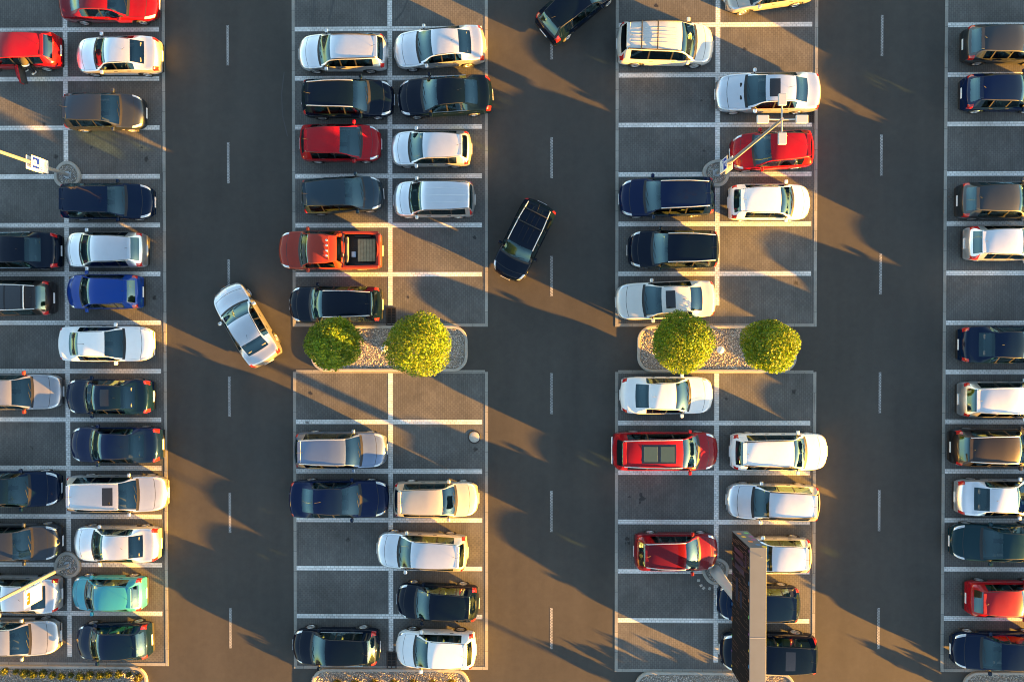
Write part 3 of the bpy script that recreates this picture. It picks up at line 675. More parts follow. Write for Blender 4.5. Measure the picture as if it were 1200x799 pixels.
def car_faces(G, o, style):
    st = G.st; reg = {}
    def put(key, f, m): reg.setdefault(key, []).append((f, m))
    n = len(G.xs); e = 1e-4
    inr = lambda a, b, r: a >= r[0]-e and b <= r[1]+e
    for i in range(n-1):
        a, b = G.xs[i], G.xs[i+1]
        for k in range(NC-1):
            for sd in (1, -1):
                q = [G.id[i, k, sd], G.id[i+1, k, sd], G.id[i+1, k+1, sd], G.id[i, k+1, sd]]
                if sd < 0: q = q[::-1]
                q = [v for j, v in enumerate(q) if v not in q[:j]]
                if len(q) < 3: continue
                S = 'left' if sd > 0 else 'right'; key = 'body'; m = 0
                if style == 'pickup' and a >= .645-e and b <= .972+e and k >= 6: continue
                if k >= 8 and inr(a, b, (st['ws0'], st['ws1'])): key = 'windshield'
                elif k >= 8 and inr(a, b, (st['rw1'], st['rw0'])): key = 'rear_window'
                elif any(inr(a, b, r) for r in o.get('sunroof', [])) and k >= 9: key = 'sunroof'
                elif any(inr(a, b, r) for r in o.get('panoroof', [])) and k >= 8: key = 'sunroof'
                elif inr(a, b, (st['cowl'], st['ws0'])) and k >= 7: m = 1
                elif inr(a, b, (.095, .0995)) and k >= 7: m = 1
                elif inr(a, b, (.0995, st['cowl'])) and k >= 7: key = 'hood'
                elif inr(a, b, (.06, st['cowl'])) and k == 6: m = 1 if a >= .09 else 0
                elif inr(a, b, (.012, .095)) and k in ((4, 5, 6) if style not in ('suv', 'pickup') else (4, 5)): key = 'headlight_'+S
                elif inr(a, b, st['tail']) and st['tailk'][0] <= k < st['tailk'][1]: key = 'tail_light_'+S
                elif k == 5 and any(inr(a, b, w) for w in st['wins']):
                    j = [inr(a, b, w) for w in st['wins']].index(True); key = ('window', j, S)
                elif k == 7 and a > st['ws1']+.01 and b < st['rw1']-.01 and o.get('ditch', True): m = 1
                elif k == 5 and a > st['ws0'] and b < st['wins'][-1][1]: m = 1
                elif 1 <= k <= 4 and any(inr(a, b, w) for w in st['doors']):
                    j = [inr(a, b, w) for w in st['doors']].index(True); key = ('door', j, S)
                elif k <= 4 and b <= .03+e: key = 'front_bumper'; m = 1 if k < 1 else 0
                elif st['boot'] and inr(a, b, (st['rw0']+.02, st['boot'])) and k >= 7: key = 'boot_lid'
                elif k == 0: m = 1
                put(key, q, m)
    for i, rev in ((0, False), (n-1, True)):
        for k in range(NC-1):
            q = [G.id[i, k, 1], G.id[i, k+1, 1], G.id[i, k+1, -1], G.id[i, k, -1]]
            q = [v for j, v in enumerate(q) if v not in q[:j]]
            if rev: q = q[::-1]
            if len(q) < 3: continue
            if i == 0: put('grille' if 1 <= k <= 2 else ('front_bumper' if k < 5 else 'body'), q, 0)
            else: put('rear_bumper' if k < 3 else 'body', q, 1 if k < 1 else 0)
    return reg
def vnormals(V, faces):
    N = np.zeros_like(V)
    for f in faces:
        a, b, c = V[f[0]], V[f[1]], V[f[2]]; d = V[f[-1]]
        n = np.cross(c-a, d-b) if len(f) == 4 else np.cross(b-a, c-a)
        for i in f: N[i] += n
    l = np.linalg.norm(N, axis=1); l[l == 0] = 1
    return N/l[:, None]
def submesh(name, V, NN, fm, mats):
    used = {}; vs = []; ns = []; fs = []; ms = []
    for f, m in fm:
        q = []
        for i in f:
            if i not in used: used[i] = len(vs); vs.append(V[i]); ns.append(tuple(NN[i]))
            q.append(used[i])
        fs.append(q); ms.append(m)
    return mesh(name, vs, fs, mats, ms, True, ns)
# shared small meshes
def mk_wheel():
    t = MB(); X = Matrix.Rotation(R(90), 4, 'X')
    t.lathe([(.205,-.085),(.27,-.10),(.305,-.092),(.315,-.06),(.315,.06),(.305,.092),(.27,.10),(.205,.085)], 28, 0, X)
    r = MB(); r.lathe([(.205,.07),(.20,.092),(.185,.095),(.175,.06),(.175,-.08)], 28, 0, X)
    r.lathe([(0,.085),(.045,.085),(.05,.07),(.05,.03)], 16, 0, X)
    for k in range(5):
        T = X @ Matrix.Rotation(2*math.pi*k/5, 4, 'Z'); r.rbox(.04, .182, -.026, .026, .045, .078, .008, 0, T)
    r.lathe([(0,.02),(.176,.02)], 24, 0, X)
    return t.me('tyre', M['tyre']), r.me('rim', M['rim'])
ME_TYRE, ME_RIM = mk_wheel()
def mk_mirror(pm):
    b = MB(); b.rbox(-.09, .07, .05, .24, -.07, .07, .035, 0); b.rbox(-.03, .03, -.08, .08, -.06, -.02, .015, 1); return b.me('side_mirror', [pm, M['trim']])
def mk_seat(mat):
    b = MB(); b.rbox(-.27, .25, -.25, .25, .0, .20, .06); T = Matrix.Translation((-.27, 0, .12)) @ Matrix.Rotation(R(-18), 4, 'Y'); b.rbox(-.08, .08, -.25, .25, 0, .58, .06, 0, T)
    b.rbox(-.06, .05, -.13, .13, .60, .80, .04, 0, T); return b.me('seat', mat)
def mk_bench(mat):
    b = MB(); b.rbox(-.27, .25, -.62, .62, .0, .20, .06); T = Matrix.Translation((-.27, 0, .12)) @ Matrix.Rotation(R(-20), 4, 'Y'); b.rbox(-.08, .08, -.62, .62, 0, .58, .06, 0, T)
    for y in (-.38, .38): b.rbox(-.05, .04, y-.12, y+.12, .60, .74, .03, 0, T)
    return b.me('bench', mat)
ME_SEAT = {k: mk_seat(M[k]) for k in ('seat', 'seat_light')}; ME_BENCH = {k: mk_bench(M[k]) for k in ('seat', 'seat_light')}
def mk_steer():
    b = MB(); pts = [(math.cos(a)*.18*.35, math.cos(a)*0+math.sin(a)*.18, math.cos(a)*.18*.93) for a in [2*math.pi*k/20 for k in range(21)]]
    b.tube(pts, .016, 6, 0, False); b.rbox(-.02, .03, -.16, .16, -.03, .03, .01); b.rbox(0, .22, -.03, .03, -.05, .0, .01); return b.me('steering_wheel', M['dash'])
ME_STEER = mk_steer()
b = MB(); b.rbox(-.09, .09, -.006, .022, -.014, .014, .006); ME_HANDLE = b.me('door_handle', M['trim'])
b = MB(); b.rbox(-.008, .008, -.26, .26, -.055, .055, .004); ME_PLATE = b.me('number_plate', M['plate'])
b = MB(); b.tube([(0,0,0),(-.10,0,.09),(-.24,0,.22)], [.010,.006,.004], 6); ME_ANT = b.me('antenna', M['trim'])
b = MB(); b.rbox(-.07, .07, -.025, .025, -.01, .05, .018); ME_FIN = b.me('antenna_fin', M['trim'])
M['roofpane'] = simple('green_roof_glass', (.045, .075, .065), .1, 0, 1)
def car(spec, label, group='cars parked in the bays'):
    s = dict(spec); style = s['style']; W, H = s.get('W', 1.76), s.get('H', ST[style]['H']); paint = M['paint_'+s['paint']]; o = s
    if 'pos' in s: P, L, ang = s['pos'], s['L'], s['ang']
    else:
        yy = s['y']; zr = H-.06
        Y = gp(600 if s.get('x0') is None else (s['x0']+(s['x1'] or s['x0']))/2, yy, zr).y if not s.get('yz') else gp(600, yy, s['yz']).y
        zb = .5
        if s['x0'] is None: x1 = gp(s['x1'], yy, zb).x; L = s['L']; x0 = x1-L
        elif s['x1'] is None: x0 = gp(s['x0'], yy, zb).x; L = s['L']; x1 = x0+L
        else: x0, x1 = gp(s['x0'], yy, zb).x, gp(s['x1'], yy, zb).x; L = x1-x0
        ca = math.cos(R(s.get('rot', 0))); sa = abs(math.sin(R(s.get('rot', 0)))); L = (L-W*.55*sa)/ca if s['x0'] is not None and s['x1'] is not None else L
        P = ((x0+x1)/2, Y); ang = R(s.get('rot', 0)+(180 if s['dir'] == 'L' else 0))
    name = {'sedan': 'sedan_car', 'hatch': 'hatchback_car', 'estate': 'estate_car', 'mpv': 'compact_van', 'suv': 'off_road_car', 'van': 'delivery_van', 'minivan': 'minivan', 'pickup': 'pickup_truck'}[style]
    cat = {'van': 'van', 'minivan': 'minivan', 'pickup': 'pickup truck'}.get(style, 'car')
    root = empty(name, (P[0], P[1], .004), ang, label, cat, group)
    G = CarGrid(style, L, W, H, o); st = G.st; reg = car_faces(G, o, style)
    allf = [f for v in reg.values() for f, m in v]; NN = vnormals(G.V, allf)
    # keep some edges crisp: none, the panels curve into each other
    glass = M['privacy'] if s.get('privacy') else M['glass']
    def part(key, name, mats, parent=root): return link(name, submesh(name, G.V, NN, reg[key], mats), parent)
    part('body', 'body', [paint, M['trim']])
    for key, nm, mt in (('windshield', 'windshield', M['glass']), ('rear_window', 'rear_window', glass), ('sunroof', 'sunroof', M[s.get('roofmat', 'gloss')]), ('hood', 'hood', paint), ('boot_lid', 'boot_lid', paint),
                        ('front_bumper', 'front_bumper', [paint, M['trim']]), ('rear_bumper', 'rear_bumper', [paint, M['trim']]), ('grille', 'grille', M[s.get('grille', 'trim')])):
        if key in reg: part(key, nm, mt)
    for S in ('left', 'right'):
        part('headlight_'+S, 'headlight', M['lamp_glass']); part('tail_light_'+S, 'tail_light', M['tail_red'])
        sd = 1 if S == 'left' else -1
        doors = []
        for j in range(len(st['doors'])):
            d = part(('door', j, S), 'door', [paint, M['trim']]); doors.append(d)
            xh = st['doors'][j][1]-.035; p_ = G.ring(xh); zh = p_[4][1]-.05
            link('door_handle', ME_HANDLE, d, (L/2-xh*L-G.bow(xh), sd*(p_[4][0]+.0), zh), (0, 0, 0 if sd > 0 else math.pi))
        for j in range(len(st['wins'])):
            if ('window', j, S) in reg: part(('window', j, S), 'side_window', glass if j else M['glass'], doors[j] if j < len(doors) else root)
        if s.get('open') == S:      # rear door swung out on its front edge
            d = doors[1]; sol = d.modifiers.new('thickness', 'SOLIDIFY'); sol.thickness = .07; sol.offset = -1; d.data.materials.append(M['dash']); sol.material_offset = 2
            xh = st['doors'][1][0]; hy = sd*(W/2-.03); hx = L/2-xh*L-G.bow(xh)
            a = R(78)*(-sd); T = Matrix.Translation((hx, hy, 0)) @ Matrix.Rotation(a*-1 if False else a, 4, 'Z') @ Matrix.Translation((-hx, -hy, 0)); d.matrix_local = T
        # mirrors
        xm = st['ws0']+.055; p_ = G.ring(xm)
        if 'mir' not in M or M.get('mirp') is not paint: M['mir'], M['mirp'] = mk_mirror(M[s['mirror']] if 'mirror' in s else paint), paint
        link('side_mirror', M['mir'], root, (L/2-xm*L-.10, sd*(p_[5][0]-.02), p_[5][1]+.06), (0, 0, 0) , (1, sd, 1))
        if s.get('rails'):
            z = [G.ring(x) for x in (st['ws1']+.02, .55, .70, st['rw1']-.02)]; pts = []
            for x, q in zip((st['ws1']+.02, .55, .70, st['rw1']-.02), z): pts.append((L/2-x*L, sd*(q[8][0]+.01), q[8][1]+.045))
            pts = [(pts[0][0]+.05, pts[0][1], pts[0][2]-.045)]+pts+[(pts[-1][0]-.05, pts[-1][1], pts[-1][2]-.045)]
            r_ = MB(); r_.tube(pts, .024, 8); r_.obj('roof_rail', M[s['rails']], root)
        if s.get('chrome'):      # bright strip along the window line
            r_ = MB(); xs_ = np.linspace(st['wins'][0][0], st['wins'][-1][1], 9); r_.tube([(L/2-x*L-G.bow(x)*(G.ring(x)[5][0]/(W/2))**2, sd*(G.ring(x)[5][0]+.004), G.ring(x)[5][1]+.004) for x in xs_], .011, 6); r_.obj('window_trim', M['chrome'], root)
    for k, (x, sgn) in enumerate(((G.axf, 1), (G.axf, -1), (G.axr, 1), (G.axr, -1))):
        f = G.wr/.315; xw = x/L; yw = G.W/2*G.plan(xw)-.115
        w = link('wheel', ME_TYRE, root, (L/2-x, sgn*yw, G.wr-.004), (0, 0, 0 if sgn < 0 else math.pi), (f, 1, f))
        link('rim', ME_RIM, w)
    # underbody, cabin floor and furniture
    u = MB(); hw = W/2-.30
    u.box(-L/2+.14, L/2-.14, -hw, hw, .17, .30); 
    u.box(L/2-(st['rw0']-.05)*L, L/2-(st['ws0']-.02)*L, -W/2+.13, W/2-.13, .22, .305) if False else None
    u.obj('underbody', M['under'], root)
    sm = s.get('seat', 'seat'); zs = (.30 if H < 1.55 else .42)*1.0; sc = min(1.0, (H-.12-zs)/.92)
    xd = L/2-(st['ws0']+.02)*L
    dsh = MB(); zc = G.top(st['ws0']); dsh.rbox(xd-.50, xd+.06, -W/2*.74, W/2*.74, zc-.28, zc-.055, .06); dsh.obj('dashboard', M['dash'], root)
    xs_ = L/2-(st['doors'][0][1]-.045)*L
    for y in (.36, -.36): link('front_seat', ME_SEAT[sm], root, (xs_, y*W/1.76, zs), None, (1, 1, sc))
    link('steering_wheel', ME_STEER, root, (xd-.60, .36*W/1.76, zc-.06))
    xr = L/2-(st['doors'][1][1]-.01)*L
    link('rear_seat', ME_BENCH[sm], root, (xr, 0, zs), None, (1, W/1.80, sc))
    if st['boot']: z_ = G.top(st['rw0'])-.06; q = MB(); q.rbox(L/2-(st['rw0']-.005)*L, L/2-(st['rw0']-.125)*L, -W*.36, W*.36, z_-.04, z_-.005, .01); q.obj('parcel_shelf', M['dash'], root)
    elif style in ('hatch', 'estate', 'mpv', 'suv', 'van', 'minivan'): z_ = G.belt(st['rw0'])-.10; q = MB(); q.rbox(L/2-(st['rw0']-.01)*L, xr-.42, -W*.37, W*.37, z_-.04, z_, .01); q.obj('parcel_shelf', M['dash'], root)
    # wipers
    for y0, y1 in ((.05, .62), (-.55, .02)):
        a, b_ = G.pt(st['ws0']+.004, y0), G.pt(st['ws0']+.022, y1); q = MB(); q.tube([a+Vector((.01, 0, .015)), (a+b_)/2+Vector((.0, 0, .02)), b_+Vector((0, 0, .016))], .010, 5); q.obj('wiper', M['trim'], root)
    # plates, antenna
    link('number_plate', ME_PLATE, root, (L/2+.006, 0, .42)); 
    rp = link('number_plate', ME_PLATE, root, (-L/2-.006, 0, .56 if st['boot'] else .60)); 
    xa = .64 if st['boot'] else (st['rw1']-.05); pa = G.pt(xa, 0)
    if style != 'pickup' and s.get('ant', True): link('antenna', ME_ANT if s.get('ant', True) == True else ME_FIN, root, pa)
    if st['boot'] is None and style not in ('pickup', 'van'):       # spoiler lip over the rear window
        a = G.pt(st['rw1']-.012, .96); q = MB(); q.rbox(a.x-.11, a.x+.06, -a.y, a.y, a.z+.012, a.z+.050, .016); q.obj('spoiler', paint, root)
    for x, y in s.get('bars', []):
        pass
    if s.get('crossbars'):
        for x in s['crossbars']:
            q = G.ring(x); r_ = MB(); r_.tube([(L/2-x*L, -q[8][0]-.01, q[8][1]+.05), (L/2-x*L, -q[8][0]*.8, G.top(x)+.06), (L/2-x*L, q[8][0]*.8, G.top(x)+.06), (L/2-x*L, q[8][0]+.01, q[8][1]+.05)], .03, 8); r_.obj('roof_bar', M[s.get('barmat', 'trim')], root)
    if s.get('ribs'):
        for yr in s['ribs']:
            pts = [G.pt(x, yr)+Vector((0, 0, .004)) for x in np.linspace(s.get('ribx', (st['ws1']+.06, 0))[0], st['rw1']-.03, 6)]; r_ = MB(); r_.tube(pts, .011, 6); r_.obj('roof_rib', paint if not s.get('ribmat') else M[s['ribmat']], root)
    for x0_, x1_ in s.get('panes', []):      # framed glass panes in the roof
        a = G.pt(x0_, .55); b_ = G.pt(x1_, .55); q = MB(); q.rbox(b_.x, a.x, -a.y, a.y, a.z-.02, G.top((x0_+x1_)/2)+.006, .006); q.obj('roof_pane', M['roofpane'], root)
    if s.get('vents'):
        for y in (.42, -.42):
            for k in range(1): a = G.pt(st['cowl']-.025, y*1.0); q = MB(); q.rbox(a.x-.05, a.x+.06, a.y-.10, a.y+.10, a.z-.02, a.z+.010, .008); q.obj('hood_vent', M['trim'], root)
    if s.get('cap'): q = MB(); q.rbox(-L/2-.03, -L/2+.05, -W*.36, W*.36, .50, .58, .02); q.obj('bumper_cap', M[s['cap']], root)
    if style == 'pickup': pickup_bed(root, G, paint)
    return root
def pickup_bed(root, G, paint):
    L, W = G.L, G.W; x1, x0 = L/2-.652*L, L/2-.966*L; hy = W/2-.17; zt = 1.08*G.kz
    b = MB(); zf = .62
    b.box(x0, x1, -hy, hy, zf-.03, zf); b.box(x1, x1+.02, -hy, hy, zf, zt); b.box(x0-.02, x0, -hy, hy, zf, zt)
    b.box(x0-.02, x1+.02, hy, hy+.02, zf, zt); b.box(x0-.02, x1+.02, -hy-.02, -hy, zf, zt)
    for k in range(14):
        y = -hy+.06+k*(2*hy-.12)/13; b.box(x0+.02, x1-.02, y-.018, y+.018, zf+.001, zf+.018)
    for sx_ in (-1, 1): b.rbox((x0+x1)/2-.45, (x0+x1)/2+.35, sx_*hy-.12*(sx_ > 0), sx_*hy+.12*(sx_ < 0), zf+.001, zf+.26, .03)
    b.obj('load_bed', M['trim'], root)
    r_ = MB(); z = G.ring(.7)[5][1]+.005
    for sd in (1, -1):
        q = MB(); q.rbox(x0-.06, x1+.08, sd*(hy+.07)-.065, sd*(hy+.07)+.065, z-.02, z+.035, .018); q.obj('bed_rail', paint, root)
    q = MB(); q.rbox(x0-.14, x0-.015, -hy-.02, hy+.02, z-.30, z+.034, .02); q.obj('tailgate', paint, root)
    q = MB(); q.rbox(x1+.005, x1+.06, -hy, hy, zt-.25, z+.03, .015); q.obj('bed_front_wall', paint, root)
    # hoop behind the cab and lamp bar on the roof
    q = MB(); xx = x1-.05; q.tube([(xx, hy-.02, z), (xx+.02, hy-.10, z+.30), (xx+.03, 0, z+.34), (xx+.02, -hy+.10, z+.30), (xx, -hy+.02, z)], .035, 8); q.obj('roll_bar', M['gloss'], root)
    a = G.pt(.54, .9); q = MB(); q.tube([(a.x, -a.y, a.z+.02), (a.x, -a.y*.9, a.z+.10), (a.x, a.y*.9, a.z+.10), (a.x, a.y, a.z+.02)], .028, 8); q.obj('lamp_bar', paint, root)
    for k in range(4):
        y = (-.66+.44*k)*a.y; q = MB(); T = Matrix.Translation((a.x+.07, y, a.z+.12)) @ Matrix.Rotation(R(90), 4, 'Y'); q.lathe([(0,.05),(.065,.045),(.07,.02),(.06,-.03),(0,-.05)], 14, 0, T); q.obj('roof_lamp', M['chrome'], root)
# ------------------------------------------------------------------ every car of the car park
def c(label, dir, x0, x1, y, style, paint, rot=0, **k):
    d = dict(dir=dir, x0=x0, x1=x1, y=y, style=style, paint=paint, rot=rot); d.update(k); return car(d, label)
PANO = dict(panoroof=[(.46, .60), (.625, .77)])
# left block, outer column
c('red estate with its rear door open and a person leaning in', 'L', None, 73, 49, 'estate', 'red', L=4.35, open='left', W=1.68, st=dict(doors=[(.26,.525),(.525,.735)], wins=[(.325,.515),(.535,.725),(.745,.87)]))
c('black saloon with chrome window strips, cut by the left edge, rear lights showing', 'L', None, 73, 291, 'sedan', 'black', L=4.7, chrome=1, W=1.82)
c('dark bronze estate with a big glass roof, cut by the left edge', 'L', None, 65, 348, 'estate', 'bronze', L=4.6, rails='alu', st=dict(panoroof=[(.45, .58), (.60, .76)]), panoroof=[(.45, .58), (.60, .76)], crossbars=[.80], barmat='alu')
c('silver grey saloon facing right at the left edge, between two empty bays', 'R', None, 73.5, 461, 'sedan', 'grey', L=4.55, mirror='paint_orange')
c('dark navy saloon facing right at the left edge beside the silver estate', 'R', None, 71.5, 578, 'sedan', 'navy', L=4.75)
c('brown grey off-road car facing right at the left edge above the round gravel island', 'R', None, 72.7, 643, 'suv', 'brown', L=4.5, H=1.58)
c('white saloon under the sign with the orange emblem', 'L', None, 74, 705, 'sedan', 'silver', L=4.45, st=dict(rw1=.765, rw0=.885, boot=.968, wins=[(.345,.515),(.530,.69),(.70,.79)], tail=(.96,.995), top=[(0,.50),(.012,.61),(.04,.70),(.10,.79),(.25,.93),(.275,.97),(.43,1.37),(.50,1.435),(.58,1.45),(.67,1.43),(.765,1.35),(.885,1.07),(.91,1.04),(.96,1.01),(.985,.93),(1,.66)]))
c('pale bronze saloon facing right in the bottom left corner', 'R', None, 70.6, 757, 'sedan', 'warmsilver', L=4.5)
# left block, inner column
c('red saloon cut by the top edge above the silver saloon', 'R', 73, 186, 1, 'sedan', 'darkred', yz=.6)
c('silver saloon facing left, below the red saloon at the top', 'L', 90, 191, 58.5, 'sedan', 'lightsilver', W=1.72)
c('grey brown hatchback facing right, third car down beside an empty bay', 'R', 77, 171, 125.5, 'hatch', 'brown', W=1.72, H=1.53)
c('navy estate facing right below the lamp post with the parking sign', 'R', 73, 181, 233, 'estate', 'navy', W=1.74)
c('silver hatchback facing left between the navy estate and the blue hatchback', 'L', 77, 174, 291, 'hatch', 'silver', W=1.74)
c('bright blue hatchback facing left above the white saloon', 'L', 79, 169, 341, 'hatch', 'blue', W=1.70)
c('white saloon facing right with a glass rear window, below the blue hatchback', 'R', 72, 180, 403, 'sedan', 'white', W=1.74, H=1.40)
c('slate blue saloon facing left with a sunroof and things on its rear shelf', 'L', 78, 181, 466, 'sedan', 'navy', W=1.72, sunroof=[(.50, .60)])
c('dark blue saloon facing left with red tail lights, above the silver estate with sunroof', 'L', 83, 192, 523.5, 'sedan', 'darkblue', W=1.76)
c('silver estate facing right with a black sunroof', 'R', 80, 197, 582, 'estate', 'silver', W=1.80, sunroof=[(.45, .55)], rails='alu')
c('white saloon facing left above the turquoise hatchback', 'L', 87, 190, 642, 'sedan', 'lightsilver', W=1.72)
c('turquoise hatchback facing left', 'L', 85, 173, 701, 'hatch', 'turquoise', W=1.66, H=1.44)
c('dark blue hatchback facing left above the row of green shrubs', 'L', 90, 180, 758.6, 'hatch', 'navy', 2, W=1.75)
# second block, left column
c('silver estate facing left at the top of the second block', 'L', 350, 455, 54.5, 'estate', 'lightsilver', W=1.70, rails='trim')
c('black estate with roof rails facing right above the red hatchback', 'R', 354.5, 462, 109.5, 'estate', 'black', W=1.78, H=1.53, rails='alu')
c('red hatchback facing right between the black estate and the teal compact van', 'R', 352, 447, 163.5, 'hatch', 'red', W=1.76, H=1.42, st=dict(ws1=.46, top=[(0,.50),(.014,.63),(.045,.74),(.11,.84),(.205,.95),(.23,.99),(.46,1.40),(.53,1.455),(.61,1.47),(.75,1.44),(.885,1.36),(.955,1.02),(.97,.96),(.99,.86),(1,.62)], cowl=.205, ws0=.23))
c('dark slate compact van facing right above the orange pickup', 'R', 354, 450, 225, 'mpv', 'slate', 3.3, W=1.70)
c('orange red pickup truck with wooden crate in its bed', 'L', 328, 449, 291, 'pickup', 'orange', W=1.86)
c('black estate behind the left round tree, below the orange pickup', 'L', 339, 449, 356, 'estate', 'black', W=1.78, H=1.52, rails='alu')
c('steel blue estate facing right in the second block, rails along its roof', 'R', 346, 453.5, 530, 'estate', 'steel', W=1.76, rails='alu', H=1.52)
c('deep blue saloon facing right beside the beige estate', 'R', 340, 456, 588, 'sedan', 'darkblue', W=1.82)
c('black hatchback facing left at the bottom of the second block beside the drain', 'L', 343, 446, 765, 'hatch', 'black', W=1.74, chrome=1)
# second block, right column
c('silver saloon parked askew at the top of the second block', 'L', 461, 570, 49, 'sedan', 'lightsilver', 4.2, W=1.78)
c('black saloon with chrome window strips below the askew silver saloon', 'L', 466, 578, 107, 'sedan', 'black', 2.5, W=1.80, H=1.50, chrome=1)
c('small silver hatchback facing left beside the red hatchback', 'L', 458, 553, 170, 'hatch', 'lightsilver', W=1.68, H=1.44)
c('white delivery van facing left with dark side window', 'L', 461, 557, 229, 'van', 'lightsilver', W=1.72, ribs=[-.5, 0, .5], privacy=1, ant=False)
c('beige estate facing right beside the deep blue saloon', 'R', 461, 561, 588.7, 'estate', 'beige', W=1.72)
c('white estate standing over the middle line of the second block', 'L', 441, 549, 651, 'estate', 'lightsilver', -2, W=1.76)
c('black hatchback facing left between the two white cars of the second block', 'L', 464.5, 562, 711.7, 'hatch', 'black', -2, W=1.74)
c('white hatchback at the bottom of the second block beside the drain', 'L', 464, 558.5, 768, 'hatch', 'white', -1, W=1.78)
# third block, left column
c('white minivan with black roof bars at the top of the third block', 'R', 722, 836, 42, 'minivan', 'pearl', -1.2, W=1.92, rails='trim', crossbars=[.62, .78], privacy=1, ribs=[-.5,-.25,0,.25,.5])
c('navy estate with silver roof rails left of the lamp post with four heads', 'L', 725, 837, 227.6, 'estate', 'darkblue', 1.2, W=1.84, H=1.55, rails='alu')
c('black off-road car with silver roof rails above the white sunroof saloon', 'L', 735, 841, 290, 'suv', 'black', 0, W=1.82, rails='alu', grille='chrome')
c('white saloon with a black sunroof touching the round tree', 'L', 721, 838, 351, 'sedan', 'pearl', 2.2, W=1.80, sunroof=[(.47, .565)])
c('white saloon facing right just below the gravel island', 'R', 726, 835, 464.5, 'sedan', 'white', W=1.80, chrome=1, H=1.50)
c('red family van with two glass roof panels', 'R', 717, 841, 532, 'minivan', 'red', 0, W=1.86, H=1.70, rails='alu', sunroof=[(.435, .755)], st=dict(sunroof=[(.435, .755)]), cap='alu', panes=[(.455, .58), (.61, .735)], ant=False)
c('crimson hatchback with roof rails by the foot of the pylon', 'R', 742, 841, 651.7, 'hatch', 'darkred', W=1.78, H=1.52, rails='alu')
# third block, right column
c('pale silver car cut by the top edge, its lit side towards us', 'L', 847, 954, -11, 'hatch', 'beige', 8, W=1.78, yz=.6)
c('silver saloon with a black sunroof under the four lamp heads', 'L', 838, 960, 103, 'sedan', 'lightsilver', W=1.82, sunroof=[(.465, .565)], vents=1)
c('red hatchback under the lamp post with four heads', 'L', 855, 952, 172, 'hatch', 'red', 3, W=1.76, H=1.50)
c('white hatchback facing right below the red hatchback in the third block', 'R', 852, 949, 234, 'hatch', 'white', W=1.70, H=1.44)
c('white estate facing right with sunlit front, sticking out into the road', 'R', 854, 969.5, 532, 'estate', 'white', W=1.80, rails='trim')
c('silver estate facing left below the sunlit white estate', 'L', 851, 959, 592, 'estate', 'lightsilver', -1.5, W=1.74, rails='trim')
c('small white car with its front behind the north end of the pylon', 'L', 860, 949, 655, 'hatch', 'lightsilver', W=1.68)
c('dark hatchback half hidden behind the middle of the pylon', 'L', 840, 936, 713, 'hatch', 'navy', -1, W=1.74)
c('black family van with its middle hidden by the pylon, at the bottom', 'L', 843, 956, 774, 'mpv', 'black', -1, W=1.84, H=1.68, sunroof=[(.60, .70)])
# fourth block
c('brown hatchback at the top of the right edge, rear lights showing', 'R', 1126.5, None, 45, 'hatch', 'taupe', L=4.2, W=1.72, H=1.44)
c('dark blue hatchback at the right edge below the brown hatchback', 'R', 1125, None, 103, 'hatch', 'darkblue', L=4.1, W=1.70)
c('taupe hatchback at the right edge above the pale hatchback with red lights', 'R', 1120, None, 232, 'hatch', 'taupe', L=4.3, W=1.74)
c('pale silver hatchback with big red tail lights at the right edge', 'R', 1128, None, 283, 'hatch', 'lightsilver', L=4.0, W=1.68, st=dict(tail=(.90, .985)))
c('black saloon at the right edge between two empty bays', 'R', 1122, None, 404, 'sedan', 'navy', L=4.7, W=1.80, H=1.40)
c('silver estate with roof ridges at the right edge', 'R', 1121, None, 469.5, 'estate', 'silver', L=4.4, W=1.74, rails='alu', H=1.55)
c('dark estate with silver roof rails at the right edge', 'R', 1112, None, 527, 'estate', 'bronze', L=4.7, W=1.80, rails='alu', H=1.55)
c('white saloon at the right edge above the dark teal saloon', 'R', 1117.5, None, 586, 'sedan', 'lightsilver', L=4.5, W=1.74, H=1.38)
c('dark teal saloon with its bonnet towards the road at the right edge', 'L', 1113, None, 640, 'sedan', 'teal', L=4.7, W=1.78)
c('bright red hatchback at the right edge', 'R', 1130, None, 707, 'hatch', 'red', L=3.9, W=1.68, H=1.42)
c('navy estate with its bonnet towards the road in the bottom right corner', 'L', 1114.5, None, 770, 'estate', 'navy', L=4.7, W=1.78)
# driving on the lanes
def moving(pf, pr, L, label, **k):
    a, b_ = gp(*pf, .5), gp(*pr, .5); m_ = (a+b_)/2; d = a-b_
    k.update(pos=(m_.x, m_.y), L=d.length if L is None else L, ang=math.atan2(d.y, d.x)); return car(k, label, 'cars driving in the lanes')
moving((263.5, 336.5), (316, 424), None, 'silver saloon turning in the left lane, its right side sunlit', style='sedan', paint='silver', W=1.78)
moving((592, 325.5), (635.5, 238.5), None, 'black off-road car driving askew in the middle lane', style='suv', paint='black', W=1.76, H=1.66, rails='alu', crossbars=[.66, .82], ribs=[-.4, 0, .4], barmat='trim')
q_ = gp(636.5, 40, .5); a_ = R(39.5)
car(dict(pos=(q_.x+2.15*math.cos(a_), q_.y+2.15*math.sin(a_)), L=4.3, ang=a_, style='hatch', paint='black', W=1.78), 'black hatchback driving out of the top edge in the middle lane', 'cars driving in the lanes')
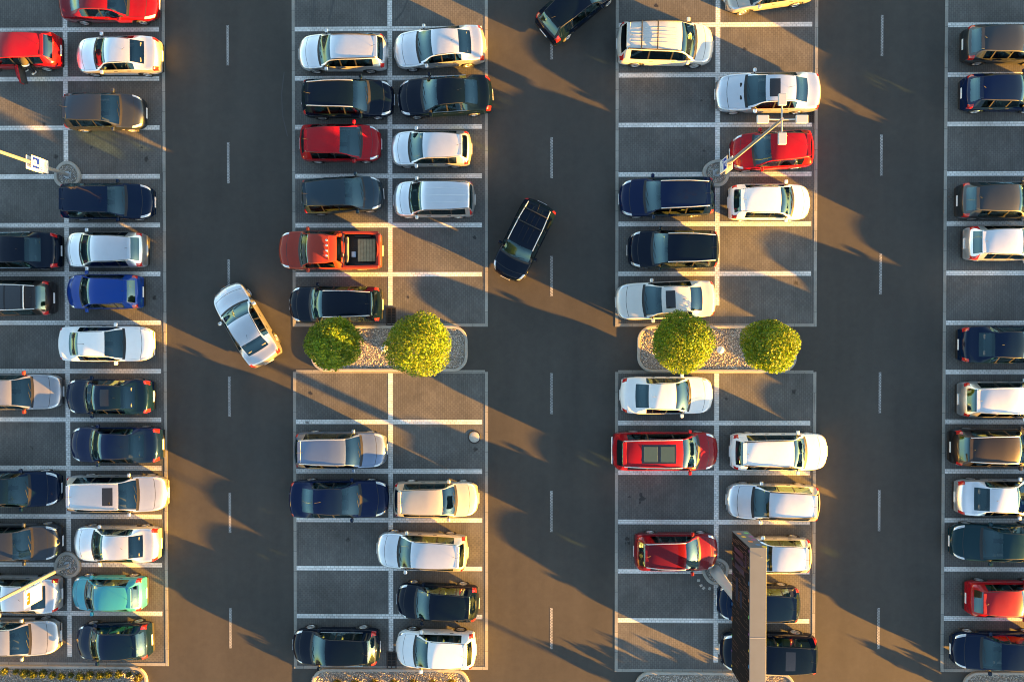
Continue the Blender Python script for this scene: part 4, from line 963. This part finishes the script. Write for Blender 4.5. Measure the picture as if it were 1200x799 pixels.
# beyond the right edge: unseen cars added for the shadows they cast on visible bays
for i, (y, st_, pt) in enumerate(((45, 'hatch', 'silver'), (160, 'estate', 'grey'), (217, 'suv', 'navy'), (275, 'sedan', 'white'), (333, 'estate', 'black'), (391, 'hatch', 'red'), (448, 'hatch', 'silver'), (506, 'sedan', 'grey'), (564, 'estate', 'white'), (622, 'hatch', 'blue'), (679, 'sedan', 'black'), (739, 'estate', 'silver'))):
    c('%s %s added unseen beyond the right edge to shade the fourth block' % ({'grey': 'mid grey', 'navy': 'dark navy'}.get(pt, pt), {'hatch': 'hatchback', 'estate': 'estate', 'sedan': 'saloon', 'suv': 'off-road car'}[st_]), 'L', 1238, 1342, y, st_, pt)
# wooden crate in the pickup's bed and the box beside it
pz = gp(429, 293, 1.0); root = empty('wooden_crate', (pz.x, pz.y, .645), 0, 'weathered wooden crate lying in the bed of the orange pickup', 'crate')
M['wood'] = simple('weathered_wood', (.30, .22, .12), .8, noise=.45, nscale=5)
b = MB()
for k in range(6): b.rbox(-.43+k*.145, -.43+k*.145+.135, -.55, .55, .20+.004*(k % 3), .235+.004*(k % 3), .006)
for y in (-.5, 0, .46): b.box(-.43, .43, y, y+.05, 0, .199)
b.obj('boards', M['wood'], root)
pz = gp(414, 298, .9); b = MB(); b.rbox(-.10, .10, -.14, .14, 0, .22, .02); o = b.obj('tool_box', simple('pale_blue_plastic', (.30, .38, .50), .4), loc=(pz.x, pz.y, .645)); tag(o, 'small pale blue box in the pickup bed beside the wooden crate', 'box')
# ------------------------------------------------------------------ the person leaning into the red estate
def person():
    base = gp(29.5, 79, .5)
    root = empty('person', (base.x, base.y, .01), 0, 'person in dark clothes and white shoes leaning into the red estate', 'person')
    g = lambda px, py, z: tuple(gp(px-1, py, z)-Vector((base.x, base.y, 0)))
    J = {'pelvis': g(31.5, 76.5, .93), 'spine': g(29.5, 72.5, 1.08), 'chest': g(28, 67.5, 1.17), 'neck': g(27, 63.0, 1.19), 'head': g(26.5, 60.0, 1.20),
         'hipR': g(33, 77.5, .86), 'kneeR': g(36.5, 80, .50), 'ankR': g(41.3, 84.6, .11), 'toeR': g(40.3, 86.2, .07),
         'hipL': g(30, 78, .86), 'kneeL': g(30.2, 79.3, .48), 'ankL': g(31.6, 82.0, .11), 'toeL': g(30.5, 83.2, .07),
         'shR': g(31.5, 65.5, 1.14), 'elR': g(32.5, 62, .95), 'wrR': g(31.0, 59, .86), 'shL': g(24.5, 65.5, 1.14), 'elL': g(23.4, 62, .95), 'wrL': g(24, 59, .86)}
    rad = {'pelvis': .145, 'spine': .135, 'chest': .15, 'neck': .065, 'head': .10, 'hipR': .10, 'kneeR': .066, 'ankR': .045, 'toeR': .04, 'hipL': .10, 'kneeL': .066, 'ankL': .045, 'toeL': .04,
           'shR': .065, 'elR': .048, 'wrR': .034, 'shL': .065, 'elL': .048, 'wrL': .034}
    E = [('pelvis','spine'),('spine','chest'),('chest','neck'),('neck','head'),('pelvis','hipR'),('hipR','kneeR'),('kneeR','ankR'),('ankR','toeR'),('pelvis','hipL'),('hipL','kneeL'),('kneeL','ankL'),('ankL','toeL'),
         ('chest','shR'),('shR','elR'),('elR','wrR'),('chest','shL'),('shL','elL'),('elL','wrL')]
    for s_ in 'RL':      # five fingers on each hand
        w = Vector(J['wr'+s_]); f = (w-Vector(J['el'+s_])).normalized(); side = f.cross(Vector((0, 0, 1))).normalized()
        J['palm'+s_] = tuple(w+f*.075); rad['palm'+s_] = .030; E.append(('wr'+s_, 'palm'+s_))
        for k in range(5):
            a = (k-2)*.020; st_ = w+f*(.075 if k < 4 else .03)
            p1 = st_+side*a*1.3+f*(.045 if k < 4 else .02); p2 = p1+f*(.03, .035, .034, .026, .02)[k]+Vector((0, 0, -.02))
            J['f%d%s' % (k, s_)] = tuple(p1); J['g%d%s' % (k, s_)] = tuple(p2); rad['f%d%s' % (k, s_)] = .009; rad['g%d%s' % (k, s_)] = .008
            E += [('palm'+s_, 'f%d%s' % (k, s_)), ('f%d%s' % (k, s_), 'g%d%s' % (k, s_))]
    keys = list(J)
    def skin(name, ks, edges, grow, mat, rootk, parent=root):
        ids = {k: i for i, k in enumerate(ks)}
        me = bpy.data.meshes.new(name); me.from_pydata([J[k] for k in ks], [(ids[a], ids[b]) for a, b in edges], [])
        o = link(name, me, parent); sk = o.modifiers.new('skin', 'SKIN'); sk.use_smooth_shade = True
        lay = me.skin_vertices[0].data if me.skin_vertices else None
        if lay is None: me.attributes; 
        for k, i in ids.items():
            lay[i].radius = (rad[k]+grow, rad[k]+grow); lay[i].use_root = (k == rootk)
        ss = o.modifiers.new('smooth', 'SUBSURF'); ss.levels = 2; ss.render_levels = 2
        me.materials.append(mat); return o
    try:
        skin('body', keys, E, 0, simple('skin', (.45, .27, .19), .6), 'pelvis')
    except Exception as ex:
        print('skin failed', ex)
    cloth = lambda n, pts, r, mat: (lambda b: (b.tube(pts, r, 14), b.obj(n, mat, root)))(MB())
    navy = simple('dark_trousers', (.010, .012, .020), .9); jk = simple('olive_jacket', (.024, .021, .016), .9); wh = simple('white_shirt', (.75, .75, .73), .8); shoe = simple('white_shoe', (.72, .71, .68), .6); hair = simple('dark_hair', (.02, .014, .01), .7)
    cloth('trouser_leg', [J['pelvis'], J['hipR'], J['kneeR'], g(40.8, 84.1, .15)], [.14, .118, .085, .070], navy)
    cloth('trouser_leg', [J['pelvis'], J['hipL'], J['kneeL'], g(31.4, 81.6, .15)], [.14, .118, .085, .070], navy)
    pv, sp, ch, nk = [Vector(J[k]) for k in ('pelvis', 'spine', 'chest', 'neck')]
    cloth('shirt_hem', [pv+(sp-pv)*.05, pv+(sp-pv)*.5], [.172, .170], wh)
    cloth('jacket', [pv+(sp-pv)*.48, sp, sp+(ch-sp)*.6, ch, ch+(nk-ch)*.7], [.178, .172, .19, .18, .09], jk)
    for s_ in 'RL':
        cloth('sleeve', [J['sh'+s_], J['el'+s_], J['wr'+s_]], [.085, .065, .05], jk)
        a, t = Vector(J['ank'+s_]), Vector(J['toe'+s_]); d = (t-a); d.z = 0; d.normalize()
        b = MB(); T = Matrix.Translation((a.x, a.y, 0)) @ Matrix.Rotation(math.atan2(d.y, d.x), 4, 'Z')
        b.rbox(-.09, .19, -.05, .05, 0, .10, .03, 0, T); b.obj('shoe', shoe, root)
    h = Vector(J['head']); f = (h-nk).normalized(); b = MB(); T = Matrix.Translation(h+f*.03+Vector((0, 0, .025)))
    b.lathe([(.0,-.10),(.075,-.07),(.108,0),(.085,.075),(.0,.11)], 16, 0, T); b.obj('hair', hair, root)
person()
# ------------------------------------------------------------------ light, air, camera
w = bpy.data.worlds.new('World'); SC.world = w; w.use_nodes = True; nt = w.node_tree
sky = nt.nodes.new('ShaderNodeTexSky'); sky.sky_type = 'NISHITA'; sky.sun_disc = False
sky.sun_elevation = R(SUN_EL); sky.sun_rotation = R(90+SUN_AZ); sky.altitude = 100; sky.air_density = 1.0; sky.dust_density = .6; sky.ozone_density = 1.0
bg = nt.nodes['Background']; nt.links.new(sky.outputs[0], bg.inputs[0]); bg.inputs[1].default_value = .052
sl = bpy.data.lights.new('sun', 'SUN'); sl.energy = 5.0; sl.angle = R(.53); sl.color = (1.0, .45, .045)
so = bpy.data.objects.new('sun', sl); C.objects.link(so)
d = Vector((-math.cos(R(SUN_AZ))*math.cos(R(SUN_EL)), math.sin(R(SUN_AZ))*math.cos(R(SUN_EL)), -math.sin(R(SUN_EL))))
so.rotation_euler = d.to_track_quat('-Z', 'Y').to_euler()
cd = bpy.data.cameras.new('camera'); co = bpy.data.objects.new('camera', cd); C.objects.link(co)
cd.sensor_fit = 'HORIZONTAL'; cd.sensor_width = 36; cd.lens = F/1200*36; cd.clip_end = 12000; cd.clip_start = .1
co.matrix_world = Matrix.Translation((0, 0, HC)) @ CAMROT.to_4x4(); SC.camera = co
vs = SC.view_settings; vs.view_transform = 'Standard'; vs.look = 'None'; vs.gamma = 1; vs.exposure = 3.65; vs.use_curve_mapping = False
SC.cycles.transparent_max_bounces = 12; SC.cycles.max_bounces = 6; SC.cycles.use_denoising = True; SC.cycles.filter_width = 1.05
